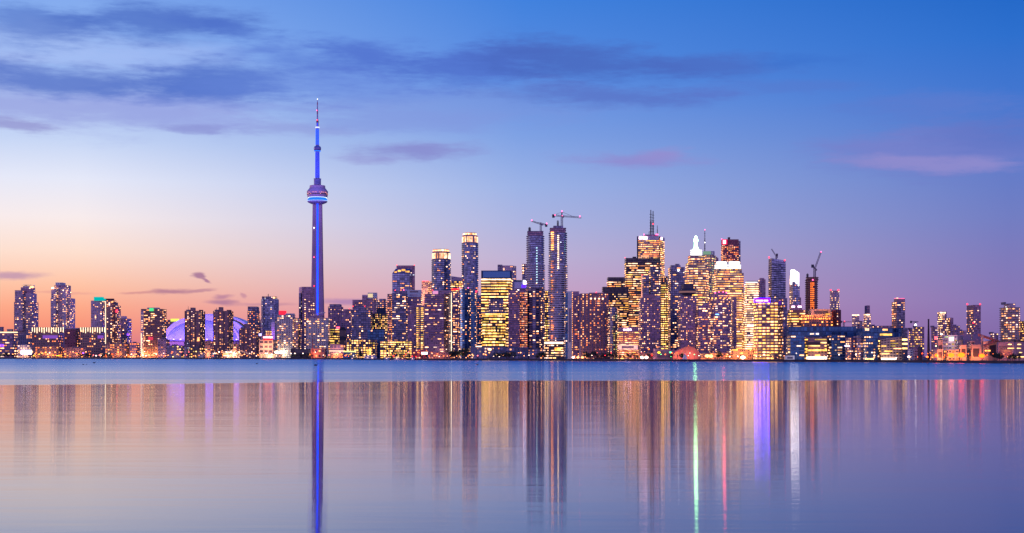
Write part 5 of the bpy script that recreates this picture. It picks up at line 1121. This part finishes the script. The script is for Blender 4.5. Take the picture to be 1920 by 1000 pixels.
b.build('tent_roof', plain('tent_pink', (.34, .12, .12), .8, 0, .15, .3), a.root); a.block(1225, 1268, 654, yt2=657, part='rear_roof', w='violet', st=None, oy=20, dd=16, rp=300, cp=300); a.block(1231, 1250, 649.5, yb=652, part='lit_storey', w='stone', st='orange', rp=2.5, cp=4, p=.7, oy=22, dd=10)
a.lamp(1272, 668, (1, .3, .15), 8000, oy=-6); a.lamp(1297, 668, (1, .35, .2), 8000, oy=-6); a.done()
a = B('arcade_hall', 'orange lamplit arcade hall left of the purple signed hotel', 0, 1392, 'hall', Y=shore(1392) + 30)
a.block(1370, 1413, 655, w='brick', st='orange', rp=5, cp=4, p=.4, dd=14, run=2); a.panel(1373, 1383, 655, 657.5, pmat('o1'), 'lamp_row'); a.lamp(1380, 664, (1, .42, .12), 11200, oy=-6); a.lamp(1400, 664, (1, .42, .12), 11200, oy=-6); a.done()
for (x0, x1, yt, w, st, p, lab) in [(774, 800, 655, 'maroon', 'red', .3, 'low reddish quay shops right of the yellow lit offices'), (803, 846, 661, 'brown', 'red', .3, 'low quay shops below the banded condo'),
        (992, 1022, 655, 'navy', 'warm', .35, 'low dark quay shops left of the podium with orange rooms'), (1088, 1112, 667, 'stone', 'gold', .6, 'small glowing quay kiosk row below the dark apartment slab'),
        (1113, 1160, 671, 'dark', 'white', .3, 'dark low quay wall building with a white light row'), (1198, 1230, 662, 'brown', 'orange', .3, 'low brown sheds left of the tent roof hall'),
        (1314, 1330, 663, 'brick', 'orange', .5, 'orange lit shed right of the tent roof hall'), (1330, 1369, 662, 'brick', 'orange', .5, 'bright orange quay market below the arched condo'),
        (1703, 1712, 655, 'pale', 'white', .1, 'small pale quay house right of the teal college building'), (1712, 1722, 652, 'violet', 'gold', .3, 'small lilac quay house left of the domed tank'),
        (1744, 1750, 660, 'brick', 'orange', .4, 'tiny orange lit hut right of the chimney foot'), (620, 644, 663, 'brick', 'orange', .5, 'orange lit quay shops below the violet roof hall')]:
    a = B('quay_building', lab, 0, (x0 + x1) / 2, group='low quay buildings', Y=shore((x0 + x1) / 2) + 24); a.block(x0, x1, yt, w=w, st=st, rp=4.4, cp=4.6, p=p, dd=14)
    a.unit(x0 + (x1 - x0) * .3, x0 + (x1 - x0) * .55, yt - 1.3, yt, w='grey', oy=3, dd=5); a.done()
    if st in ('orange', 'red'): a.lamp((x0 + x1) / 2, 668, (1, .4, .16), 2500, oy=-6)
# low city that fills the gaps behind the towers
for i, (x0, x1, yt, w, lab) in enumerate([
        (-30, 28, 640, 'violet', 'low far block behind the left end office block'), (71, 96, 622, 'violet', 'low far block between the first two tall towers'), (140, 172, 640, 'violet', 'low far block right of the second tall tower'),
        (244, 266, 648, 'brown', 'low far block left of the green sign block'), (486, 492, 600, 'violet', 'narrow far slab left of the smooth blue glass tower'), (522, 562, 615, 'violet', 'far block behind the pale balcony condo'),
        (700, 740, 600, 'violet', 'far block left of the pink edged condo'), (1055, 1100, 580, 'violet', 'far block behind the blank striped tower'), (1378, 1400, 600, 'stone', 'far office between the double tier tower and the white lit office'),
        (1470, 1484, 590, 'violet', 'far block between the purple signed hotel and the white topped slim tower'), (1255, 1300, 600, 'violet', 'far block behind the revolving restaurant hotel'), (1160, 1200, 580, 'dark', 'dark far office behind the low horizontal office')]):
    a = B('far_block', lab, 6, (x0 + x1) / 2); a.block(x0, x1, yt, w=w, st='condo', rp=4, cp=4, p=.2, dd=18); a.unit(x0 + 3, min(x1 - 2, x0 + 12), yt - 2, yt, w='violet'); a.done()

# ------------------------------------------------------------------ tower cranes, each a thing of its own standing on its tower
def crane(label, px, ybase, ytop, tip, tail, layer_px, L, luff=False, w=1.0, beac='pink'):
    Y = shore(layer_px) + 30 + L * 110 + 12; k = Y / F
    root = empty('tower_crane', (wx(px, Y), Y, wz(ybase, Y)), label, 'crane', 'tower cranes')
    m = plain('crane_steel', (.16, .12, .17), .5, .3)
    P = lambda x, y: ((x - px) * k, 0, (ybase - y) * k)
    def lattice(name, p, q, w_, n):
        b = MB(); p, q = Vector(p), Vector(q); d = (q - p); u = Vector((0, 1, 0)) * w_ / 2; v = d.normalized().cross(Vector((0, 1, 0))) * w_ / 2
        c = [(sa * u + sb * v) for sa, sb in ((-1, -1), (1, -1), (1, 1), (-1, 1))]
        for o in c: b.bar(p + o, q + o, w_ * .22)
        for i in range(n):
            a_, b_ = p + d * i / n, p + d * (i + 1) / n
            for j in range(4): b.bar(a_ + c[j], b_ + c[(j + 1) % 4], w_ * .12)
        return b.build(name, m, root)
    lattice('mast', P(px, ybase + 3), P(px, ytop), 2.0 * w, 12)
    lattice('jib', P(px, ytop), P(*tip), 1.3 * w, 18)
    lattice('counter_jib', P(px, ytop), P(*tail), 1.4 * w, 6)
    b = MB(); t = P(*tail); b.box((t[0] - 1.6 * w, -1.2, t[2] - 2.6 * w), (t[0] + 1.2 * w, 1.2, t[2] + 1.0)); b.build('counterweight', plain('crane_block', (.08, .07, .09), .8), root)
    b = MB(); t = P(px, ytop); b.box((t[0] + .4, -1.9 * w, t[2] - 1.8), (t[0] + 2.4 * w, -.2, t[2] + .4)); b.build('cab', plain('crane_cab', (.2, .18, .22), .4), root)
    return root, P, k
def crane_top(root, P, px, ytop, yapex, tip, tail):
    m = plain('crane_steel', (.16, .12, .17), .5, .3)
    b = MB(); b.bar(P(px, ytop), P(px, yapex), 1.4); b.build('apex', m, root)
    b = MB(); a_ = P(px, yapex); t = P(*tip); c = P(*tail); h = (px + (tip[0] - px) * .65, ytop + (tip[1] - ytop) * .65)
    b.bar(a_, P(*h), .28); b.bar(a_, c, .28); b.build('tie_rods', m, root)
def cb(root, P, x, y, r=1.1, c='pink'):
    r *= .6
    b = MB(); p = P(x, y); b.lathe([(r * .4, p[2] - r), (r, p[2]), (r * .4, p[2] + r)], 8, 0, p[0], -1.5); b.build('beacon_light', BEACON[c], root)
r_, P, k = crane('small hammerhead crane on the slimmer tower under construction', 1014, 434, 420.5, (996, 414.5), (1024.5, 421.5), 1003.75, 2)
crane_top(r_, P, 1014, 420.5, 417.5, (996, 414.5), (1024.5, 421.5)); cb(r_, P, 997, 413.6, 1.3); cb(r_, P, 1025, 419.6, 1.3)
r_, P, k = crane('large hammerhead crane with long right jib on the tallest tower under construction', 1053.5, 424, 405.5, (1090, 408.3), (1038, 404), 1046, 1)
crane_top(r_, P, 1053.5, 405.5, 397.5, (1090, 408.3), (1038, 404)); cb(r_, P, 1053.5, 396.6, 1.3); cb(r_, P, 1087, 406.3, 1.3); cb(r_, P, 1040.5, 403.6, 1.0); cb(r_, P, 1054.3, 405, .9)
r_, P, k = crane('leaning luffing crane above the round tower with the orange core', 1527.5, 521, 505, (1539, 473), (1524, 498), 1522, 4, True)
cb(r_, P, 1539, 472.5, 1.2)
r_, P, k = crane('thin luffing crane on the sloping roof of the tall blue tower', 1455.5, 486, 481, (1446.5, 467), (1457, 477.5), 1457, 4, True, .7)
r_, P, k = crane('tiny far hammerhead crane over the lilac block left of the chimney', 1715, 613, 603.5, (1722, 603.8), (1708.5, 603.3), 1723, 6, False, .7)
cb(r_, P, 1716, 610, 2.4, 'white')
r_, P, k = crane('tiny far red crane right of the dark maroon finned block', 1582, 617, 603.5, (1597, 603.8), (1577, 603.3), 1586, 6, False, .7)
cb(r_, P, 1583, 602.8, 1.0, 'red')
# ------------------------------------------------------------------ trees along the promenade
leafm = plain('tree_leaves', (.035, .045, .03), .8, 0, .5, .9); barkm = plain('tree_bark', (.05, .035, .03), .9)
def tree_meshes(seed):
    rs = random.Random(seed); h = 10.0
    b = MB(); b.lathe([(.34, 0), (.22, 3.2), (.1, 6.5)], 7)
    for q in range(6):
        a = rs.uniform(0, 6.28); z0 = rs.uniform(2.4, 5.2); b.bar((0, 0, z0), (2.4 * math.cos(a), 2.4 * math.sin(a), z0 + rs.uniform(1.5, 3.4)), .14)
    t = D.meshes.new('tree_trunk'); t.from_pydata(b.v, [], b.f); t.materials.append(barkm)
    v, f = [], []
    cl = [(rs.uniform(-2.6, 2.6), rs.uniform(-2.4, 2.4), rs.uniform(4.0, 8.8), rs.uniform(1.1, 2.1)) for _ in range(11)]
    for (cx, cy, cz, r) in cl:
        for _ in range(42):
            d = Vector((rs.gauss(0, 1), rs.gauss(0, 1), rs.gauss(0, .8))).normalized() * r * rs.uniform(.4, 1.05)
            c = Vector((cx, cy, cz)) + d; u = Vector((rs.gauss(0, 1), rs.gauss(0, 1), rs.gauss(0, 1))).normalized(); w = u.cross(Vector((rs.gauss(0, 1), rs.gauss(0, 1), rs.gauss(0, 1)))).normalized()
            s = rs.uniform(.25, .5); k = len(v); v += [tuple(c + u * s), tuple(c + w * s * .8), tuple(c - u * s), tuple(c - w * s * .8)]; f.append((k, k + 1, k + 2, k + 3))
    c = D.meshes.new('tree_crown'); c.from_pydata(v, [], f); c.materials.append(leafm)
    return t, c
TM = [tree_meshes(i) for i in range(6)]
def tree(px, s, dy, label, group, i):
    Y = shore(px) + dy; r = empty('park_tree', (wx(px, Y), Y, GZ), label, 'tree', group); r.scale = (s * random.uniform(.9, 1.25), s, s * random.uniform(.85, 1.1)); r.rotation_euler = (0, 0, random.uniform(0, 6.28))
    for nm, me in zip(('trunk', 'crown'), TM[i % 6]):
        o = D.objects.new(nm, me); o.parent = r; COL.objects.link(o)
i = 0
for x0, x1, n, smin, smax, where in [(0, 27, 7, .7, 1.0, 'at the left end of the shore'), (146, 170, 6, .6, .9, 'below the teal crowned tower'), (193, 207, 4, .7, .95, 'before the brick warehouse left of the dome'), (545, 588, 8, .5, .9, 'below the curved roof condo'),
        (842, 874, 9, .8, 1.25, 'below the teal black condo'), (925, 965, 8, .6, .9, 'before the dark glass hall'), (1005, 1024, 5, .55, .85, 'left of the podium with orange rooms'), (1095, 1160, 14, .5, .8, 'below the dark apartment slab'),
        (1160, 1225, 10, .4, .7, 'before the glowing orange wall'), (1276, 1284, 2, .6, .8, 'before the tent roof hall'), (1344, 1350, 2, .7, .9, 'below the arched condo'), (1862, 1880, 5, .45, .65, 'left of the dark roofed warehouse'), (1889, 1912, 6, .4, .6, 'before the dark roofed warehouse'), (672, 680, 2, .7, .9, 'behind the white ferry'), (750, 800, 6, .4, .6, 'behind the red boat')]:
    for q in range(n):
        tree(x0 + (x1 - x0) * (q + random.uniform(.2, .8)) / n, random.uniform(smin, smax), random.uniform(4, 14), 'dark leafy tree in the clump ' + where, 'trees ' + where, i); i += 1

# ------------------------------------------------------------------ lamps along the quay, one object each
pole_me = None
b = MB(); b.lathe([(.16, 0), (.10, 1)], 6); pole_me = D.meshes.new('lamp_pole'); pole_me.from_pydata(b.v, [], b.f); pole_me.materials.append(plain('steel_dark', (.05, .05, .06), .5, .6))
LC = {'warm white': ((1, .30, .10), 6), 'orange': ((1, .12, .016), 7), 'white': ((1, .62, .48), 8), 'pink': ((1, .14, .14), 7), 'amber': ((1, .045, .003), 13), 'red': ((1, .015, .03), 8), 'green': ((.1, 1, .3), 4), 'yellow': ((1, .5, .02), 5), 'violet': ((.3, .08, 1), 8)}
HM = {}
LAMPC = {'warm white': (1, .62, .35), 'orange': (1, .42, .16), 'amber': (1, .34, .09), 'white': (1, .85, .7)}
for k_, (c, s) in LC.items():
    b = MB(); b.lathe([(.2, -.7), (.8, -.35), (1, 0), (.8, .35), (.3, .6)], 10); me = D.meshes.new('lamp_globe_' + k_.replace(' ', '_')); me.from_pydata(b.v, [], b.f); me.materials.append(emis('lamp_' + k_, c, s)); HM[k_] = me
def lamp(px, h, r, col, dy, label, group, name='quay_lamp', cat='lamp', power=0):
    Y = shore(px) + dy; root = empty(name, (wx(px, Y), Y, GZ), label, cat, group)
    p = D.objects.new('pole', pole_me); p.scale = (1, 1, h); p.parent = root; COL.objects.link(p)
    g = D.objects.new('lamp_globe', HM[col]); g.location = (0, 0, h + r * .3); g.scale = (r, r, r); g.parent = root; COL.objects.link(g)
    if power:
        ld = D.lights.new('lamp_light', 'POINT'); ld.energy = power; ld.color = LAMPC.get(col, LC[col][0]); ld.shadow_soft_size = r
        o = D.objects.new('lamp_light', ld); o.location = (0, -r * 1.4, h); o.parent = root; COL.objects.link(o)
SEG = [(0, 33, 4, ['warm white'], 'left of the white sign block'), (33, 62, 11, ['white', 'pink', 'warm white'], 'below the leftmost condo tower'), (62, 118, 22, ['warm white', 'orange', 'orange', 'yellow'], 'before the wide finned loft block'), (118, 170, 17, ['orange', 'warm white', 'violet', 'yellow'], 'between the finned loft blocks'),
       (170, 245, 20, ['orange', 'amber', 'white', 'pink', 'green'], 'below the teal crowned tower'), (245, 312, 28, ['warm white', 'orange', 'warm white', 'white'], 'below the green sign block'), (312, 400, 30, ['orange', 'warm white', 'pink', 'warm white'], 'before the left half of the dome'), (400, 486, 34, ['warm white', 'white', 'orange'], 'before the right half of the dome'),
       (486, 540, 20, ['warm white', 'white'], 'around the bright quay pavilion'), (540, 618, 14, ['orange', 'white', 'pink'], 'below the observation tower'), (618, 672, 18, ['orange', 'warm white', 'white'], 'left of the white ferry'), (716, 800, 24, ['orange', 'warm white', 'pink', 'red'], 'behind the red boat'),
       (800, 900, 24, ['warm white', 'orange', 'pink', 'white'], 'below the banded condo'), (900, 1022, 26, ['warm white', 'white', 'orange', 'pink'], 'before the dark glass hall'), (1022, 1115, 12, ['white', 'warm white'], 'below the tallest crane tower'), (1115, 1225, 22, ['pink', 'orange', 'warm white', 'red'], 'before the glowing orange wall'),
       (1225, 1320, 24, ['amber', 'orange', 'white', 'green', 'warm white'], 'around the tent roof hall'), (1320, 1415, 28, ['amber', 'warm white', 'orange', 'white'], 'below the double tier tower'), (1415, 1475, 14, ['warm white', 'white', 'yellow'], 'below the purple signed hotel'), (1475, 1610, 16, ['white', 'warm white'], 'before the long dark blue office'),
       (1610, 1712, 14, ['warm white', 'white'], 'before the teal college building'), (1712, 1860, 20, ['orange', 'amber', 'amber'], 'before the refinery'), (1860, 1920, 9, ['warm white', 'orange'], 'before the dark roofed warehouse')]
tot = 0
for x0, x1, n, cols, where in SEG:
    n = round(n * .58)
    for q in range(n):
        px = x0 + (x1 - x0) * (q + random.uniform(.1, .9)) / n; c = random.choice(cols); sc = shore(px) / 2000
        dy = random.choice([3, 5, 8, 12, 18]); r = (random.choice([.5, .6, .75, .95]) * sc + .08) * (.85 if px > 1000 else 1)
        lamp(px, random.choice([3.2, 4, 4.6, 5.4, 7, 9]) * (sc * .8 + .15), r, c, dy, f'small {c} lamp in the row {where}', f'{c} lamps {where}', power=(5000 * sc * sc if tot % 4 == 0 else 0)); tot += 1
for px, y, r, c, p, lab in [(519, 662, 2.6, 'white', 9000, 'left of the twin dazzling white floodlights beside the pale balcony condo'), (527, 662, 2.6, 'white', 9000, 'right of the twin dazzling white floodlights beside the pale balcony condo'),
        (1758, 668, 1.5, 'amber', 2500, 'leftmost of the three dazzling orange quay floodlights by the refinery'), (1783.5, 668, 1.7, 'amber', 3000, 'middle of the three dazzling orange quay floodlights by the refinery'), (1802.5, 668, 1.9, 'amber', 4000, 'rightmost of the three dazzling orange quay floodlights by the refinery'),
        (1841, 669, 1.5, 'amber', 2000, 'orange floodlight at the foot of the sloping conveyor'), (1738.5, 670, 1.0, 'orange', 800, 'small orange floodlight below the chimney'), (1204, 672, 1.9, 'white', 2500, 'left of two big white floodlights below the concrete hotel slab'), (1212, 672, 1.9, 'white', 2500, 'right of two big white floodlights below the concrete hotel slab'),
        (1075, 671, 1.6, 'white', 2000, 'brightest lamp at the foot of the blank striped tower'), (1083.5, 671.3, 1.5, 'warm white', 2000, 'middle lamp of three right of the blank striped tower foot'), (1092, 671.5, 1.5, 'warm white', 2000, 'right lamp of three right of the blank striped tower foot'),
        (1235.5, 662, 1.4, 'yellow', 1500, 'greenish yellow floodlight left of the tent roof hall'), (1257, 661.5, 1.1, 'green', 500, 'pale green floodlight just left of the tent roof hall'), (1326, 669, 2.2, 'warm white', 2500, 'wide warm floodlight right of the tent roof hall'), (1333, 669.5, 2.2, 'warm white', 2500, 'second wide warm floodlight right of the tent roof hall'),
        (1393, 674.5, 2.2, 'white', 3000, 'dazzling low floodlight left of the purple signed hotel foot'), (1216.6, 655.5, .9, 'orange', 600, 'tall lone orange street lamp below the concrete hotel slab'), (1704, 670, 1.1, 'white', 800, 'bright white lamp right of the teal college building'), (93, 662, .8, 'white', 500, 'small bluish white floodlight below the second tall tower'), (1765, 627.5, .9, 'white', 500, 'white mast light on the left of the refinery')]:
    Y = shore(px) + 6; h = wz(y, Y) - GZ
    lamp(px, max(h, 1.5), r * (1.25 if px < 1000 else .95) * (1.5 if c == 'amber' else 1), c, 6, lab + (' on its pole' if 'flood' in lab or 'lamp' in lab else ''), None, 'quay_floodlight', 'floodlight', p)
# white lit letter sign on the quay at the left
a = Build('billboard', 'bright white billboard on the quay below the leftmost condo tower', 0, 48, 'billboard', Y=shore(48) + 12)
for x0, x1 in ((39.5, 43.5), (44.1, 47.5), (48.1, 50.8), (51.3, 55), (55.5, 59.5)): a.panel(x0, x1, 656.8, 664.3, emis('billboard_white', (1, .8, .92), 6), 'lit_panel', oy=-.4)
for x in (40, 49, 58.5):
    b = MB(); b.bar((a.X(x), 0, 0), (a.X(x), 0, a.Z(657)), .7); b.build('post', plain('steel_dark', (.05, .05, .06), .5, .6), a.root)
a = Build('billboard', 'small bright white billboard on the quay left of the teal black condo', 0, 796, 'billboard', Y=shore(796) + 10)
a.panel(790.5, 801.5, 660.6, 664.4, emis('billboard_white2', (1, .9, .8), 6), 'lit_panel', oy=-.4)
for x in (792, 800):
    b = MB(); b.bar((a.X(x), 0, 0), (a.X(x), 0, a.Z(661)), .6); b.build('post', plain('steel_dark', (.05, .05, .06), .5, .6), a.root)

# ------------------------------------------------------------------ boats moored at the quay
def boat(px, length, label, decks, hullc, cabc, name='ferry_boat', dy=-9, z0=0.0, mast=True):
    Y = shore(px) + dy; k = Y / F; L = length * k; root = empty(name, (wx(px, Y), Y, 0), label, 'boat')
    def sec(x, w, z): return [(x, -w, z), (x, w, z)]
    b = MB(); n = 14; W = L * .11; hh = L * .05
    rows = []
    for z, s in ((-.3, .7), (hh * .5, .95), (hh, 1.0)):
        pts = []
        for i in range(n + 1):
            q = i / n; x = -L / 2 + L * q; w = W * s * min(1, (1 - q) * 4.0 + .02) ** .6 * min(1, q * 8 + .55); pts.append((x + (q - .5) * z * .3, w, z + (hh * .45 * max(0, q - .7) / .3 if z > 0 else 0)))
        rows.append(pts)
    for a_, c_ in zip(rows, rows[1:]):
        for i in range(n):
            for sg in (1, -1):
                f = lambda p: (p[0], p[1] * sg, p[2]); b.quad([f(a_[i]), f(a_[i + 1]), f(c_[i + 1]), f(c_[i])])
    t = rows[-1]
    for i in range(n): b.quad([(t[i][0], -t[i][1], t[i][2]), (t[i + 1][0], -t[i + 1][1], t[i + 1][2]), (t[i + 1][0], t[i + 1][1], t[i + 1][2]), (t[i][0], t[i][1], t[i][2])])
    b.build('hull', plain('hull_' + hullc, {'white': (.6, .6, .66), 'red': (.45, .05, .05), 'navy': (.03, .04, .09)}[hullc], .4), root)
    z = hh; wdt = L * .36
    for dk in range(decks):
        b = MB(); b.box((-wdt * (1 - .16 * dk), -W * .8, z + .003), (wdt * (.82 - .2 * dk), W * .8, z + 2.3)); b.box((-wdt * (1.03 - .16 * dk), -W * .9, z + 2.303), (wdt * (.86 - .2 * dk), W * .9, z + 2.55))
        c = b.build('cabin', plain('cabin_' + cabc, {'white': (.62, .6, .66), 'red': (.5, .08, .06)}[cabc], .5), root)
        nn = max(3, int(L / 4))
        for i in range(nn):
            x = -wdt * (.95 - .16 * dk) + wdt * (1.7 - .34 * dk) * i / nn
            b = MB(); b.box((x, -W * .8 - .08, z + 1.0), (x + wdt * 1.1 / nn, -W * .8 + .02, z + 1.7)); b.build('window', pmat('w4') if i % 2 else plain('boat_glass', (.04, .06, .12), .1, .3), c)
        z += 2.6
    if mast: b = MB(); b.bar((0, 0, z), (0, 0, z + 3.4), .25); b.bar((-1, 0, z + 2.2), (1, 0, z + 2.2), .15); b.build('mast', plain('steel_dark', (.05, .05, .06), .5, .6), root)
boat(696, 36, 'white double deck ferry moored below the yellow lit quay offices', 2, 'navy', 'white')
boat(726, 16, 'low dark barge right of the white ferry', 1, 'navy', 'white', 'barge', mast=False)
boat(745, 15, 'white tour boat moored left of the red topped boat', 1, 'white', 'white', 'tour_boat')
boat(756, 17, 'boat with a red cabin on a white hull', 1, 'white', 'red', 'tour_boat', dy=-14)
boat(774, 10, 'small red hulled boat right of the red cabin boat', 1, 'red', 'white', 'tug_boat')
boat(661, 8, 'small white boat left of the double deck ferry', 1, 'white', 'white', 'motor_boat')
# tall ship with a lit white sail before the tent hall
Y = shore(1284) - 8; r_ = empty('sail_boat', (wx(1284, Y), Y, 0), 'small sailing boat with pale sails before the tent roof hall', 'boat'); k = Y / F
b = MB(); b.lathe([(.2, 0), (2.0, .7), (2.3, 1.2)], 12); o = b.build('hull', plain('hull_navy', (.03, .04, .09), .4), r_); o.scale = (2.1, .8, 1)
b = MB(); b.bar((0, 0, 1), (0, 0, 8.2), .18); b.build('mast', plain('steel_dark', (.05, .05, .06), .5, .6), r_)
for sx in (-1, 1):
    b = MB(); v = [(sx * .2, -.03, 1.9), (sx * 2.3, -.03, 1.9), (sx * .25, -.03, 7.6)]; b.quad(v); b.quad([(x, .03, z) for x, y, z in v][::-1]); b.build('sail', plain('sail_cloth', (.6, .58, .66), .8), r_)

# ------------------------------------------------------------------ water birds resting on the lake
def bird(px, py, s, label, face=1):
    Y = F * H / (py - YH); k = s
    root = empty('water_bird', (wx(px, Y), Y, 0), label, 'bird', 'birds on the lake'); root.scale = (k * face, k, k)
    v, f = [], []; n = 12; m = 9
    prof = [(-.55, .02, .17), (-.45, .10, .14), (-.28, .19, .10), (-.05, .24, .10), (.15, .22, .11), (.28, .15, .16), (.34, .09, .26), (.36, .075, .40), (.40, .10, .50), (.48, .075, .50), (.56, .03, .48), (.66, .012, .46)]
    for x, r, z in prof:
        for i in range(m): a = 2 * math.pi * i / m; v.append((x, r * math.cos(a), z + r * .8 * math.sin(a)))
    for j in range(len(prof) - 1):
        for i in range(m): a, c = j * m + i, j * m + (i + 1) % m; f.append((a, c, c + m, a + m))
    f.append(tuple(range(m))); f.append(tuple(reversed(range((len(prof) - 1) * m, len(prof) * m))))
    mesh_obj('bird_body', v, f, plain('bird_feathers', (.018, .014, .02), .8, 0, .4, 8), root, smooth=True)
    b = MB(); b.quad([(.1, -.23, .2), (-.4, -.18, .24), (-.62, -.06, .26), (-.3, -.12, .34), (.1, -.12, .32)]); b.quad([(.1, .23, .2), (.1, .12, .32), (-.3, .12, .34), (-.62, .06, .26), (-.4, .18, .24)]); b.build('wings', plain('bird_feathers', (.018, .014, .02), .8, 0, .4, 8), root)
bird(177, 681.4, 1.9, 'dark water bird, largest of the three at the left of the lake', 1)
bird(156, 684.4, 1.1, 'dark water bird, left of the small pair at the left of the lake', -1)
bird(162.3, 683.9, .8, 'dark water bird, small one nearest the larger bird at the left', 1)
bird(482, 682.6, 1.4, 'dark water bird alone below the brown slab towers', 1)
bird(491.5, 683.2, .5, 'tiny dark water bird just right of the one below the slab towers', 1)
bird(592.5, 686, 2.0, 'dark water bird directly below the observation tower', 1)
bird(895.5, 684.6, 1.5, 'dark water bird below the glass office at the centre', 1)
print('buildings', Build.count, 'lamps', tot, 'objects', len(D.objects))

# point lights, several added without a visible fixture, are hidden from glossy rays
for o in D.objects:
    if o.type == 'LIGHT' and o.data.type == 'POINT': o.visible_glossy = False
